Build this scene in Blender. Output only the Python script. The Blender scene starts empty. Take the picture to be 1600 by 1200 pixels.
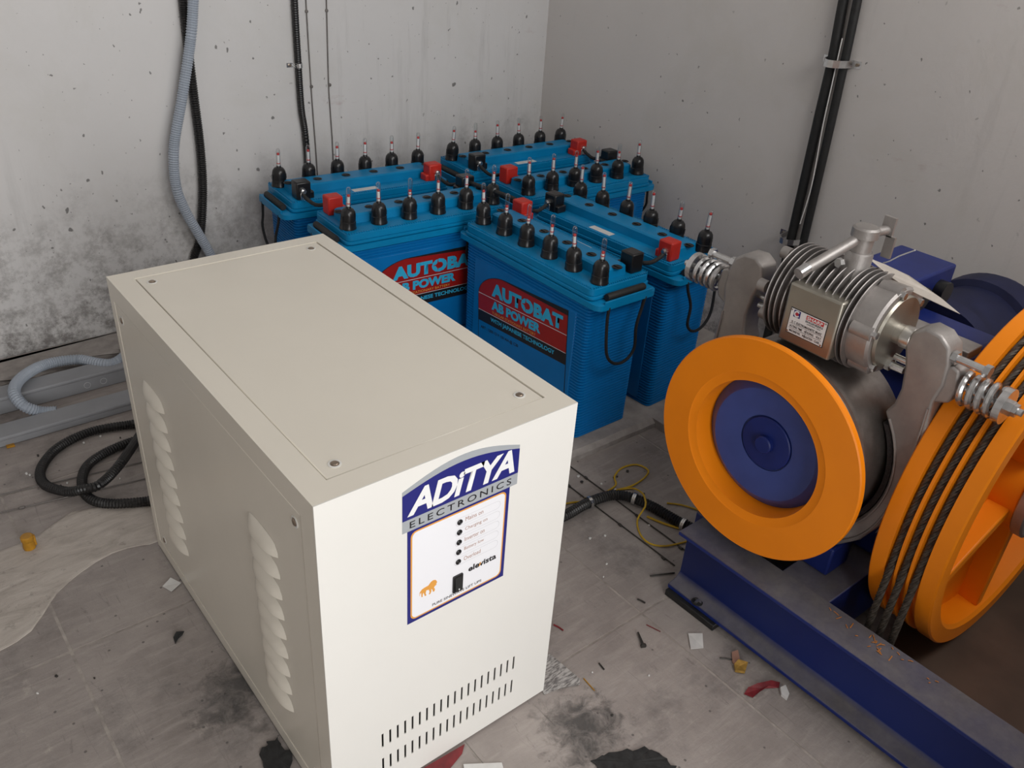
import bpy, math, random
from mathutils import Vector, Matrix
random.seed(7)
scene = bpy.context.scene
COL = scene.collection
# ------------------------------------------------------------------ camera
YAW, PITCH, ROLL = 0.713016, 0.536314, 0.0727075
FPX = 1335.76
CAM = Vector((-0.329394, -1.450203, 1.227077))
_f0 = Vector((math.sin(YAW), math.cos(YAW), 0)); _r0 = Vector((math.cos(YAW), -math.sin(YAW), 0)); _u0 = Vector((0, 0, 1))
FW = math.cos(PITCH) * _f0 - math.sin(PITCH) * _u0
_u = math.sin(PITCH) * _f0 + math.cos(PITCH) * _u0
RT = math.cos(ROLL) * _r0 + math.sin(ROLL) * _u
UP = -math.sin(ROLL) * _r0 + math.cos(ROLL) * _u
cd = bpy.data.cameras.new('camera'); cam = bpy.data.objects.new('camera', cd); COL.objects.link(cam)
cd.sensor_width = 36; cd.lens = FPX * 36 / 1600; cd.clip_start = .02
cam.matrix_world = Matrix(((RT.x, UP.x, -FW.x, CAM.x), (RT.y, UP.y, -FW.y, CAM.y), (RT.z, UP.z, -FW.z, CAM.z), (0, 0, 0, 1)))
scene.camera = cam
# ------------------------------------------------------------------ light
vs = scene.view_settings
vs.view_transform = 'Standard'; vs.look = 'None'; vs.gamma = 1; vs.use_curve_mapping = False
vs.exposure = 0.0
w = bpy.data.worlds.new('sky'); scene.world = w; w.use_nodes = True
w.node_tree.nodes['Background'].inputs[0].default_value = (.80, .88, 1, 1)
w.node_tree.nodes['Background'].inputs[1].default_value = 1.0
def area(name, loc, target, sx, sy, power, col):
    l = bpy.data.lights.new(name, 'AREA'); l.shape = 'RECTANGLE'; l.size = sx; l.size_y = sy; l.energy = power; l.color = col
    o = bpy.data.objects.new(name, l); COL.objects.link(o); o.location = loc
    o.rotation_euler = (Vector(target) - Vector(loc)).to_track_quat('-Z', 'Y').to_euler()
    return o
# daylight coming through the doorway behind the camera
area('doorway_daylight', (-.20, -3.1, 1.12), (-.20, 0, 1.0), 1.3, 2.1, 52, (1, .985, .96))
area('added_window_fill', (1.15, -1.69, 1.78), (1.15, 0, 1.45), 1.05, .80, 16, (1, .985, .96))  # added fill lamp at an unseen window, lifts right wall and cabinet top

# ------------------------------------------------------------------ pixel helpers (photo frame 1600x1200)
def ray(px): return (FW * FPX + RT * (px[0] - 800) - UP * (px[1] - 600)).normalized()
def onz(px, z): d = ray(px); return CAM + d * ((z - CAM.z) / d.z)
def ony(px, y): d = ray(px); return CAM + d * ((y - CAM.y) / d.y)
def onx(px, x): d = ray(px); return CAM + d * ((x - CAM.x) / d.x)

# ------------------------------------------------------------------ materials
def nt(name):
    m = bpy.data.materials.new(name); m.use_nodes = True
    return m, m.node_tree, m.node_tree.nodes['Principled BSDF']
def N(t, typ, **kw):
    n = t.nodes.new(typ)
    for k, v in kw.items():
        if k.startswith('i_'):
            key = k[2:]; key = int(key) if key.isdigit() else key.replace('_', ' ')
            n.inputs[key].default_value = v
        else: setattr(n, k, v)
    return n
def ramp(t, src, stops):
    r = t.nodes.new('ShaderNodeValToRGB'); t.links.new(src, r.inputs[0])
    e = r.color_ramp.elements
    while len(e) < len(stops): e.new(.5)
    for el, (p, c) in zip(e, stops): el.position = p; el.color = c if len(c) == 4 else (*c, 1)
    return r
def mix(t, fac, a, b, mode='MIX'):
    m = t.nodes.new('ShaderNodeMix'); m.data_type = 'RGBA'; m.blend_type = mode
    for sock, v in ((m.inputs[0], fac), (m.inputs[6], a), (m.inputs[7], b)):
        if hasattr(v, 'links') or hasattr(v, 'is_linked'): t.links.new(v, sock)
        elif isinstance(v, (int, float)): sock.default_value = v
        else: sock.default_value = (*v, 1) if len(v) == 3 else v
    return m.outputs[2]
def math_(t, op, a, b=None, c=None):
    n = t.nodes.new('ShaderNodeMath'); n.operation = op
    for i, v in enumerate((a, b, c)):
        if v is None: continue
        if isinstance(v, (int, float)): n.inputs[i].default_value = v
        else: t.links.new(v, n.inputs[i])
    return n.outputs[0]
def noise(t, co, scale, detail=4, rough=.55, dist=0):
    n = N(t, 'ShaderNodeTexNoise'); n.inputs['Scale'].default_value = scale; n.inputs['Detail'].default_value = detail
    n.inputs['Roughness'].default_value = rough; n.inputs['Distortion'].default_value = dist
    t.links.new(co, n.inputs['Vector']); return n.outputs[0]
def coords(t, scale=(1, 1, 1), kind='Object', loc=(0, 0, 0)):
    tc = t.nodes.new('ShaderNodeTexCoord'); mp = t.nodes.new('ShaderNodeMapping')
    mp.inputs['Scale'].default_value = scale; mp.inputs['Location'].default_value = loc
    t.links.new(tc.outputs[kind], mp.inputs[0]); return mp.outputs[0]
def bump(t, b, h, strength=.3, dist=.002):
    n = t.nodes.new('ShaderNodeBump'); n.inputs['Strength'].default_value = strength; n.inputs['Distance'].default_value = dist
    t.links.new(h, n.inputs['Height']); t.links.new(n.outputs[0], b.inputs['Normal'])
def basic(name, col, rough=.5, metal=0, var=.0, vs_=30, bmp=0, bs=200, spec=None, coat=0):
    m, t, b = nt(name)
    b.inputs['Roughness'].default_value = rough; b.inputs['Metallic'].default_value = metal
    if spec is not None: b.inputs['Specular IOR Level'].default_value = spec
    if coat: b.inputs['Coat Weight'].default_value = coat; b.inputs['Coat Roughness'].default_value = .15
    co = coords(t)
    n = noise(t, co, vs_, 3)
    lo = [c * (1 - var) for c in col]; hi = [min(1, c * (1 + var)) for c in col]
    r = ramp(t, n, [(.3, lo), (.7, hi)]); t.links.new(r.outputs[0], b.inputs['Base Color'])
    if bmp: bump(t, b, noise(t, co, bs, 4), bmp, .001)
    return m

MAT = {}
MAT['cream'] = basic('cream_powder_coat', (.76, .71, .615), .27, var=.015, vs_=6, bmp=.04, bs=900)
MAT['front'] = basic('cream_front_sheet', (.745, .73, .69), .36, var=.01, vs_=6)
MAT['dark'] = basic('dark_interior', (.01, .01, .01), .8)
MAT['screw'] = basic('screw_steel', (.35, .28, .22), .35, .9, .2, 300)
MAT['steel'] = basic('bright_steel', (.62, .60, .57), .28, .95, .12, 60)
MAT['zinc'] = basic('zinc_plated', (.66, .66, .66), .25, .95, .1, 80)
MAT['cast'] = basic('cast_aluminium', (.40, .375, .36), .5, .75, .12, 25, .35, 350)
MAT['fin'] = basic('dark_cast_fins', (.30, .28, .27), .48, .75, .15, 40, .25, 350)
MAT['plate'] = basic('brushed_cover_plate', (.40, .375, .32), .36, .85, .15, 9)
MAT['drum'] = basic('turned_drum_steel', (.30, .27, .25), .38, .85, .15, 50)
MAT['lining'] = basic('brake_lining', (.035, .03, .03), .9, 0, .4, 300, .5, 300)
MAT['orange'] = basic('orange_paint', (.98, .27, .006), .40, var=.04, vs_=9, spec=.3)
MAT['bluepaint'] = basic('dark_blue_paint', (.010, .022, .150), .42, var=.15, vs_=14, spec=.35)
MAT['motor'] = basic('dull_navy_motor_paint', (.014, .017, .055), .6, var=.2, vs_=14, spec=.3)
MAT['bluehub'] = basic('hub_blue_paint', (.045, .072, .27), .36, var=.12, vs_=14)
MAT['batt'] = basic('blue_polypropylene', (.0005, .145, .42), .40, var=.06, vs_=12, spec=.28)
MAT['lid'] = basic('blue_lid_plastic', (.0008, .205, .44), .38, var=.08, vs_=14, spec=.28)
MAT['black'] = basic('black_plastic', (.010, .010, .011), .28, var=.2, vs_=60)
MAT['rubber'] = basic('black_rubber', (.012, .012, .012), .6, var=.25, vs_=80)
MAT['rope'] = basic('black_cord', (.008, .008, .01), .8, var=.3, vs_=500)
MAT['red'] = basic('red_plastic', (.52, .022, .012), .45, var=.08, vs_=40)
MAT['redprint'] = basic('red_print', (.30, .008, .006), .4, var=.06, vs_=40)
MAT['blackprint'] = basic('black_print', (.008, .007, .009), .45)
MAT['ltblue'] = basic('light_blue_print', (.03, .40, .66), .4)
MAT['white'] = basic('white_print', (.80, .80, .80), .4)
MAT['stem'] = basic('white_float_stem', (.82, .80, .80), .4)
MAT['redmark'] = basic('red_marker', (.55, .03, .03), .4)
MAT['green'] = basic('green_marker', (.05, .22, .17), .4)
MAT['navy'] = basic('navy_print', (.018, .020, .17), .35)
MAT['greyprint'] = basic('grey_print', (.36, .38, .40), .35)
MAT['whitepanel'] = basic('white_panel_print', (.80, .80, .83), .35)
MAT['orangeprint'] = basic('orange_print', (.72, .33, .06), .4)
MAT['brownprint'] = basic('brown_print', (.40, .22, .16), .5)
MAT['palegrey'] = basic('pale_grey_line', (.55, .55, .58), .5)
MAT['greyhose'] = basic('grey_corrugated_pvc', (.36, .40, .46), .5, var=.05, vs_=20)
MAT['blackhose'] = basic('black_corrugated_pvc', (.013, .012, .012), .38, var=.2, vs_=60)
MAT['trunk'] = basic('grey_trunking_pvc', (.27, .275, .29), .55, var=.1, vs_=9)
MAT['yellow'] = basic('yellow_wire_pvc', (.58, .36, .015), .45)
MAT['amber'] = basic('amber_plastic', (.42, .20, .012), .4, var=.2, vs_=60)
MAT['paper'] = basic('white_paper', (.66, .65, .63), .7, var=.08, vs_=40)
MAT['tagcard'] = basic('tag_card', (.62, .56, .50), .6, var=.1, vs_=30)
MAT['wire'] = basic('galvanised_wire', (.16, .145, .135), .6, .3, .2, 60)
MAT['nail'] = basic('dark_nail', (.05, .045, .04), .5, .4, .3, 100)
MAT['flake'] = basic('orange_flake', (.60, .22, .04), .6, var=.3, vs_=200)
MAT['tar'] = basic('black_tar_scrap', (.018, .018, .018), .75, var=.5, vs_=80, bmp=.5, bs=120)
MAT['mortar'] = basic('mortar', (.33, .30, .28), .9, var=.18, vs_=30, bmp=.6, bs=120)
MAT['darkred'] = basic('dark_red_foil', (.17, .014, .018), .45, var=.3, vs_=60)
MAT['gold'] = basic('gold_wrapper', (.50, .30, .07), .4, .4, .3, 80)

def mat_glass():
    m, t, b = nt('clear_tube')
    t.nodes.remove(b)
    tr = N(t, 'ShaderNodeBsdfTransparent'); tr.inputs[0].default_value = (.93, .95, .95, 1)
    gl = N(t, 'ShaderNodeBsdfGlossy'); gl.inputs[1].default_value = .08; gl.inputs[0].default_value = (.9, .9, .9, 1)
    fr = N(t, 'ShaderNodeLayerWeight'); fr.inputs[0].default_value = .35
    mx = N(t, 'ShaderNodeMixShader'); t.links.new(fr.outputs[1], mx.inputs[0]); t.links.new(tr.outputs[0], mx.inputs[1]); t.links.new(gl.outputs[0], mx.inputs[2])
    t.links.new(mx.outputs[0], t.nodes['Material Output'].inputs[0]); return m
MAT['glass'] = mat_glass()

def mat_wall(name, base, dirt_h=.42, right=False):
    m, t, b = nt(name); co = coords(t, kind='Object')
    b.inputs['Roughness'].default_value = .85
    big = noise(t, co, 1.6, 5, .6)
    c = ramp(t, big, [(.3, [x * .93 for x in base]), (.7, base)]).outputs[0]
    # yellowish / greyish damp patches
    pat = ramp(t, noise(t, co, 2.6, 6, .65, .4), [(.52, (0, 0, 0)), (.70, (1, 1, 1))]).outputs[0]
    c = mix(t, math_(t, 'MULTIPLY', pat, .28), c, [base[0] * .80, base[1] * .79, base[2] * .72])
    # vertical streaks and grime
    st = noise(t, coords(t, (22, 22, 2.2)), 1.0, 5, .7)
    stm = ramp(t, st, [(.55, (0, 0, 0)), (.78, (1, 1, 1))]).outputs[0]
    big2 = ramp(t, noise(t, coords(t, loc=(3, 1, 2)), 1.3, 3), [(.45, (0, 0, 0)), (.65, (1, 1, 1))]).outputs[0]
    c = mix(t, math_(t, 'MULTIPLY', math_(t, 'MULTIPLY', stm, big2), .30), c, (.25, .24, .235))
    # dirt near the floor, its edge broken by noise
    sep = N(t, 'ShaderNodeSeparateXYZ'); t.links.new(co, sep.inputs[0])
    hz = math_(t, 'ADD', sep.outputs[2], math_(t, 'MULTIPLY', math_(t, 'SUBTRACT', noise(t, co, 5, 8, .7), .5), .75))
    dm = ramp(t, hz, [(dirt_h * .12, (1, 1, 1)), (dirt_h, (0, 0, 0))]).outputs[0]
    dn = ramp(t, noise(t, co, 22, 9, .8), [(.44, (.06, .06, .06)), (.60, (1, 1, 1))]).outputs[0]
    c = mix(t, math_(t, 'MULTIPLY', math_(t, 'MULTIPLY', dm, dn), .80), c, (.14, .125, .115))
    # dark specks of several sizes
    for sc, thr, amt, sd in ((17, .115, .8, 0), (38, .13, .75, 5), (80, .12, .55, 9)):
        v = N(t, 'ShaderNodeTexVoronoi'); v.inputs['Scale'].default_value = sc; v.inputs['Randomness'].default_value = 1
        cw = coords(t, (1, 1, .8), loc=(sd, sd * .7, sd * .3))
        nd = N(t, 'ShaderNodeTexNoise'); nd.inputs['Scale'].default_value = sc * 2.2; t.links.new(cw, nd.inputs['Vector'])
        va = N(t, 'ShaderNodeVectorMath', operation='SCALE'); t.links.new(nd.outputs[1], va.inputs[0]); va.inputs[3].default_value = .5 / sc
        vv = N(t, 'ShaderNodeVectorMath', operation='ADD'); t.links.new(cw, vv.inputs[0]); t.links.new(va.outputs[0], vv.inputs[1])
        t.links.new(vv.outputs[0], v.inputs['Vector'])
        sp = ramp(t, v.outputs['Distance'], [(thr * .75, (1, 1, 1)), (thr, (0, 0, 0))]).outputs[0]
        keep = N(t, 'ShaderNodeSeparateColor'); t.links.new(v.outputs['Color'], keep.inputs[0])
        kk = ramp(t, keep.outputs[0], [(.74, (0, 0, 0)), (.76, (1, 1, 1))]).outputs[0]
        c = mix(t, math_(t, 'MULTIPLY', math_(t, 'MULTIPLY', sp, kk), amt), c, (.10, .095, .09))
    # faint reddish scuffs
    rs = ramp(t, noise(t, coords(t, (3, 3, 9), loc=(1.3, .4, 2.2)), 1.5, 6, .7), [(.66, (0, 0, 0)), (.76, (1, 1, 1))]).outputs[0]
    c = mix(t, math_(t, 'MULTIPLY', rs, .30), c, (.36, .20, .19))
    t.links.new(c, b.inputs['Base Color'])
    bump(t, b, noise(t, co, 60, 8, .65), .22, .004)
    return m
MAT['wallb'] = mat_wall('painted_plaster_back', (.66, .645, .635), .50)
MAT['wallr'] = mat_wall('painted_plaster_side', (.70, .665, .64), .30)

def mat_floor():
    m, t, b = nt('cement_floor'); co = coords(t); b.inputs['Roughness'].default_value = .72
    base = ramp(t, noise(t, co, 3.2, 8, .65), [(.26, (.20, .172, .158)), (.5, (.315, .278, .258)), (.74, (.43, .385, .355))]).outputs[0]
    # trowel strokes
    st = noise(t, coords(t, (9, 60, 1)), 1.0, 5, .7, .6)
    c = mix(t, math_(t, 'MULTIPLY', ramp(t, st, [(.48, (0, 0, 0)), (.70, (1, 1, 1))]).outputs[0], .34), base, (.50, .45, .415))
    gr = ramp(t, noise(t, coords(t, loc=(2, 5, 0)), 5.5, 9, .72), [(.54, (0, 0, 0)), (.68, (1, 1, 1))]).outputs[0]
    c = mix(t, math_(t, 'MULTIPLY', gr, .62), c, (.15, .135, .13))
    lt = ramp(t, noise(t, coords(t, loc=(7, 1, 0)), 8, 8, .75), [(.60, (0, 0, 0)), (.70, (1, 1, 1))]).outputs[0]
    c = mix(t, math_(t, 'MULTIPLY', lt, .62), c, (.55, .495, .44))
    oil = ramp(t, noise(t, coords(t, loc=(4.1, 8, 0)), 3.4, 6, .6), [(.655, (0, 0, 0)), (.70, (1, 1, 1))]).outputs[0]
    c = mix(t, math_(t, 'MULTIPLY', oil, .7), c, (.07, .062, .06))
    sp = N(t, 'ShaderNodeTexVoronoi'); sp.inputs['Scale'].default_value = 55; t.links.new(co, sp.inputs['Vector'])
    keep = N(t, 'ShaderNodeSeparateColor'); t.links.new(sp.outputs['Color'], keep.inputs[0])
    kk = ramp(t, keep.outputs[0], [(.86, (0, 0, 0)), (.88, (1, 1, 1))]).outputs[0]
    sd = ramp(t, sp.outputs['Distance'], [(.10, (1, 1, 1)), (.16, (0, 0, 0))]).outputs[0]
    c = mix(t, math_(t, 'MULTIPLY', math_(t, 'MULTIPLY', sd, kk), .7), c, (.07, .06, .06))
    sc_ = noise(t, coords(t, (70, 9, 1), loc=(3, 2, 0)), 1.0, 6, .75, 1.2)
    c = mix(t, math_(t, 'MULTIPLY', ramp(t, sc_, [(.60, (0, 0, 0)), (.68, (1, 1, 1))]).outputs[0], .45), c, (.13, .115, .11))
    t.links.new(c, b.inputs['Base Color'])
    h = math_(t, 'ADD', noise(t, co, 30, 8, .7), math_(t, 'MULTIPLY', st, .6))
    bump(t, b, h, .35, .004)
    return m
MAT['floor'] = mat_floor()
MAT['joint'] = basic('joint_mortar', (.37, .33, .30), .9, var=.25, vs_=40, bmp=.6, bs=150)
def mat_screed():
    m, t, b = nt('pale_screed'); b.inputs['Roughness'].default_value = .85
    n = noise(t, coords(t, (10, 34, 10)), 1.0, 8, .7, .8); n2 = noise(t, coords(t), 40, 6, .7)
    c = ramp(t, n, [(.3, (.34, .30, .265)), (.5, (.47, .42, .375)), (.7, (.56, .51, .46))]).outputs[0]
    c = mix(t, math_(t, 'MULTIPLY', ramp(t, n2, [(.6, (0, 0, 0)), (.68, (1, 1, 1))]).outputs[0], .5), c, (.22, .19, .17))
    t.links.new(c, b.inputs['Base Color']); bump(t, b, n, .5, .004); return m
MAT['screed'] = mat_screed()
MAT['oil'] = basic('oily_floor_stain', (.095, .058, .040), .6, var=.25, vs_=9)

def mat_dusty():
    m, t, b = nt('dusty_blue_beam'); co = coords(t)
    g = N(t, 'ShaderNodeNewGeometry'); sep = N(t, 'ShaderNodeSeparateXYZ'); t.links.new(g.outputs['Normal'], sep.inputs[0])
    upf = ramp(t, sep.outputs[2], [(.45, (0, 0, 0)), (.8, (1, 1, 1))]).outputs[0]
    n = ramp(t, noise(t, co, 9, 6, .65), [(.2, (.55, .55, .55)), (.7, (1, 1, 1))]).outputs[0]
    f = math_(t, 'MULTIPLY', upf, n)
    dust = ramp(t, noise(t, co, 30, 6, .7), [(.3, (.125, .115, .112)), (.7, (.20, .185, .178))]).outputs[0]
    c = mix(t, math_(t, 'MULTIPLY', f, .97), (.006, .020, .150), dust)
    t.links.new(c, b.inputs['Base Color'])
    t.links.new(math_(t, 'ADD', .38, math_(t, 'MULTIPLY', f, .45)), b.inputs['Roughness'])
    return m
MAT['dusty'] = mat_dusty()
def mat_news():
    m, t, b = nt('printed_newspaper'); b.inputs['Roughness'].default_value = .8
    n_ = noise(t, coords(t, (60, 260, 60)), 1.0, 5, .7)
    r = ramp(t, n_, [(.42, (.16, .15, .145)), (.58, (.52, .50, .48))]); t.links.new(r.outputs[0], b.inputs['Base Color']); return m
MAT['news'] = mat_news()
def mat_wirerope():
    m, t, b = nt('steel_wire_rope'); b.inputs['Roughness'].default_value = .55; b.inputs['Metallic'].default_value = .35
    r = ramp(t, noise(t, coords(t), 160, 4), [(.3, (.045, .036, .028)), (.7, (.12, .10, .08))]); t.links.new(r.outputs[0], b.inputs['Base Color']); return m
MAT['wirerope'] = mat_wirerope()

# ------------------------------------------------------------------ mesh builder
def basis(d):
    d = Vector(d).normalized(); a = Vector((0, 0, 1)) if abs(d.z) < .9 else Vector((1, 0, 0))
    u = d.cross(a).normalized(); return u, d.cross(u).normalized(), d
class MB:
    def __init__(s): s.v = []; s.f = []
    def add(s, vs, fs):
        o = len(s.v); s.v += [tuple(p) for p in vs]; s.f += [tuple(i + o for i in f) for f in fs]; return s
    def box(s, x0, x1, y0, y1, z0, z1):
        vs = [(x, y, z) for z in (z0, z1) for y in (y0, y1) for x in (x0, x1)]
        return s.add(vs, [(0, 2, 3, 1), (4, 5, 7, 6), (0, 1, 5, 4), (2, 6, 7, 3), (0, 4, 6, 2), (1, 3, 7, 5)])
    def lathe(s, prof, origin=(0, 0, 0), axis=(0, 0, 1), n=32):
        """prof: list of (radius, distance along axis); closed on the axis where radius is 0"""
        u, v, d = basis(axis); o = Vector(origin); rings = []; vs = []; fs = []
        for r, h in prof:
            if r <= 1e-7: rings.append([len(vs)]); vs.append(o + d * h)
            else:
                rings.append(list(range(len(vs), len(vs) + n)))
                for k in range(n):
                    a = 2 * math.pi * k / n; vs.append(o + d * h + u * (r * math.cos(a)) + v * (r * math.sin(a)))
        for A, B in zip(rings, rings[1:]):
            if len(A) == 1 and len(B) == 1: continue
            for k in range(n):
                k2 = (k + 1) % n
                if len(A) == 1: fs.append((A[0], B[k], B[k2]))
                elif len(B) == 1: fs.append((A[k], B[0], A[k2]))
                else: fs.append((A[k], B[k], B[k2], A[k2]))
        return s.add(vs, fs)
    def cyl(s, p0, p1, r, r1=None, n=20):
        p0 = Vector(p0); p1 = Vector(p1); L = (p1 - p0).length
        return s.lathe([(0, 0), (r, 0), (r if r1 is None else r1, L), (0, L)], p0, p1 - p0, n)
    def hexa(s, p0, p1, r): return s.cyl(p0, p1, r, n=6)
    def prism(s, poly, fn, a, b):
        """poly: 2D points; fn(u, v, w) -> 3D; extruded from w=a to w=b"""
        n = len(poly); vs = [fn(u, v, a) for u, v in poly] + [fn(u, v, b) for u, v in poly]
        return s.add(vs, [tuple(range(n))[::-1], tuple(range(n, 2 * n))] + [(i, (i + 1) % n, n + (i + 1) % n, n + i) for i in range(n)])
    def tube(s, pts, r, n=10, rib=0, pitch=.006, smooth=True, step=None, closed_ends=True):
        P = spline(pts, step or (pitch / 2 if rib else .01)) if smooth else [Vector(p) for p in pts]
        m = len(P); vs = []; fs = []
        T = [(P[min(i + 1, m - 1)] - P[max(i - 1, 0)]).normalized() for i in range(m)]
        u = basis(T[0])[0]
        for i in range(m):
            u = (u - T[i] * u.dot(T[i])).normalized(); v = T[i].cross(u)
            rr = r * (1 - rib) if (rib and i % 2) else r
            for k in range(n):
                a = 2 * math.pi * k / n; vs.append(P[i] + u * (rr * math.cos(a)) + v * (rr * math.sin(a)))
        for i in range(m - 1):
            for k in range(n):
                k2 = (k + 1) % n; fs.append((i * n + k, i * n + k2, (i + 1) * n + k2, (i + 1) * n + k))
        if closed_ends: fs.append(tuple(range(n))[::-1]); fs.append(tuple((m - 1) * n + k for k in range(n)))
        return s.add(vs, fs)
    def build(s, name, mat, parent=None, smooth=True, bevel=0, seg=2, label=None, angle=35):
        me = bpy.data.meshes.new(name); me.from_pydata(s.v, [], s.f)
        fix_normals(me)
        me.materials.append(MAT[mat] if isinstance(mat, str) else mat)
        return link(name, me, parent, smooth, bevel, seg, label, angle)
import bmesh
def fix_normals(me):
    bm = bmesh.new(); bm.from_mesh(me); bmesh.ops.recalc_face_normals(bm, faces=bm.faces[:]); bm.to_mesh(me); bm.free(); me.update()
def link(name, me, parent=None, smooth=True, bevel=0, seg=2, label=None, angle=35):
    o = bpy.data.objects.new(name, me); COL.objects.link(o)
    if parent: o.parent = parent
    if smooth and not bevel:
        for p in me.polygons: p.use_smooth = True
        me.set_sharp_from_angle(angle=math.radians(angle))
    if bevel:
        b = o.modifiers.new('bevel', 'BEVEL'); b.width = bevel; b.segments = seg; b.limit_method = 'ANGLE'; b.angle_limit = math.radians(40)
        for p in me.polygons: p.use_smooth = True
        me.set_sharp_from_angle(angle=math.radians(60))
    if label: o['label'] = label
    return o
def spline(pts, step=.01):
    P = [Vector(p) for p in pts]
    if len(P) < 3:
        n = max(2, int((P[1] - P[0]).length / step)); return [P[0].lerp(P[1], i / n) for i in range(n + 1)]
    Q = [P[0] * 2 - P[1]] + P + [P[-1] * 2 - P[-2]]; out = []
    for i in range(1, len(Q) - 2):
        a, b, c, d = Q[i - 1:i + 3]; n = max(2, int((c - b).length / step))
        for k in range(n):
            t = k / n
            out.append(.5 * ((2 * b) + (c - a) * t + (2 * a - 5 * b + 4 * c - d) * t * t + (3 * b - a - 3 * c + d) * t ** 3))
    out.append(P[-1].copy()); return out
def thing(name, label, cat, loc=(0, 0, 0), rz=0, group=None):
    o = bpy.data.objects.new(name, None); COL.objects.link(o); o.location = loc; o.rotation_euler = (0, 0, rz); o.empty_display_size = .05
    o['label'] = label; o['category'] = cat
    if group: o['group'] = group
    return o
def tag(o, label, cat, group=None):
    o['label'] = label; o['category'] = cat
    if group: o['group'] = group
    return o
def struct(o): o['kind'] = 'structure'; return o
def rrect(hx, hy, r, n=4):
    out = []
    for cx, cy, a0 in ((hx - r, hy - r, 0), (-hx + r, hy - r, 90), (-hx + r, -hy + r, 180), (hx - r, -hy + r, 270)):
        for k in range(n + 1):
            a = math.radians(a0 + 90 * k / n); out.append((cx + r * math.cos(a), cy + r * math.sin(a)))
    return out
def text(name, body, fn, rect, mat, parent, bold=0, shear=0, depth=.0003, align_h=True, label=None, spacing=1):
    """flat lettering stretched into rect (u0, v0, u1, v1); fn(u, v, w) -> local 3D"""
    cu = bpy.data.curves.new(name, 'FONT'); cu.body = body; cu.offset = bold; cu.shear = shear; cu.resolution_u = 3; cu.space_character = spacing
    o = bpy.data.objects.new(name, cu); COL.objects.link(o); bpy.context.view_layer.update()
    me = bpy.data.meshes.new_from_object(o.evaluated_get(bpy.context.evaluated_depsgraph_get()))
    bpy.data.objects.remove(o); bpy.data.curves.remove(cu)
    xs = [v.co.x for v in me.vertices]; ys = [v.co.y for v in me.vertices]
    x0, x1, y0, y1 = min(xs), max(xs), min(ys), max(ys); u0, v0, u1, v1 = rect
    for v in me.vertices:
        u = u0 + (v.co.x - x0) / (x1 - x0) * (u1 - u0); q = v0 + (v.co.y - y0) / (y1 - y0) * (v1 - v0)
        v.co = fn(u, q, depth)
    me.materials.clear(); me.materials.append(MAT[mat]); me.name = name
    return link(name, me, parent, smooth=False, label=label)
def flat(name, poly, fn, mat, parent, w0=0, w1=.0004, label=None):
    return MB().prism(poly, fn, w0, w1).build(name, mat, parent, smooth=False, label=label)
def copy_tree(o, parent=None):
    c = o.copy(); COL.objects.link(c); c.parent = parent
    for ch in list(o.children): copy_tree(ch, c)
    return c

# ================================================================== the room
WB, WR, WL, WF, WH = .935, 1.775, -2.6, -3.25, 2.9
struct(MB().box(WL - .15, WR + .15, WB, WB + .15, -.05, WH).build('wall_back', 'wallb', smooth=False))
struct(MB().box(WR, WR + .15, WF, WB, -.05, WH).build('wall_right', 'wallr', smooth=False))
struct(MB().box(WL - .15, WL, WF, WB, -.05, WH).build('wall_left', 'wallb', smooth=False))
fr = MB().box(WL - .15, -.85, WF - .15, WF, -.05, WH).box(.45, .60, WF - .15, -1.70, -.05, WH).box(-.85, .45, WF - .15, WF, 2.2, WH)
fr.box(.60, WR + .15, -1.85, -1.70, -.05, 1.35).box(.60, WR + .15, -1.85, -1.70, 2.2, WH).box(1.70, WR + .15, -1.85, -1.70, 1.35, 2.2)  # unseen partition added to shade the machine, its opening made for the fill lamp
struct(fr.build('wall_front', 'wallb', smooth=False))
struct(MB().box(WL - .15, WR + .15, WF - .15, WB + .15, WH, WH + .1).build('ceiling', 'wallb', smooth=False))
floor = struct(MB().box(WL - .2, WR + .2, WF - .6, WB + .2, -.06, -.0012).build('floor', 'joint', smooth=False))
JX = [WL, -2.03, -1.575, -1.122, -.670, -.218, .235, .686, 1.14, 1.592, WR]; JY = [WF, -2.83, -2.30, -1.77, -1.24, -.712, -.185, .345, WB]
random.seed(3)
for i in range(len(JX) - 1):
    for j in range(len(JY) - 1):
        g = .0026; x0, x1, y0, y1 = JX[i] + g, JX[i + 1] - g, JY[j] + g, JY[j + 1] - g
        dz = random.uniform(-.0006, 0)
        MB().box(x0, x1, y0, y1, -.03, dz).build('slab', 'floor', floor, smooth=False)

# rough mortar plinth under the batteries
ZP = .024
def rough_slab(name, poly, z, mat, amp=.004, step=.02, label=None, cat=None, edge=.012):
    import mathutils
    vs = []; fs = []
    P = []
    n = len(poly)
    for i in range(n):
        a = Vector(poly[i]); b = Vector(poly[(i + 1) % n]); k = max(1, int((b - a).length / step))
        for q in range(k):
            p = a.lerp(b, q / k); j = mathutils.noise.noise(Vector((p.x * 30, p.y * 30, 0))) * amp; P.append(p + Vector((j, j * .6)))
    c = sum(P, Vector((0, 0))) / len(P); m = len(P)
    for p in P: vs.append((p.x, p.y, -.001))
    for p in P: vs.append((p.x, p.y, z * .55))
    for p in P:
        q = p + (c - p).normalized() * edge; vs.append((q.x, q.y, z))
    for l in (0, 1):
        for i in range(m): fs.append((l * m + i, l * m + (i + 1) % m, (l + 1) * m + (i + 1) % m, (l + 1) * m + i))
    fs.append(tuple(range(2 * m, 3 * m)))
    return MB().add(vs, fs).build(name, mat, None, smooth=False)
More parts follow.
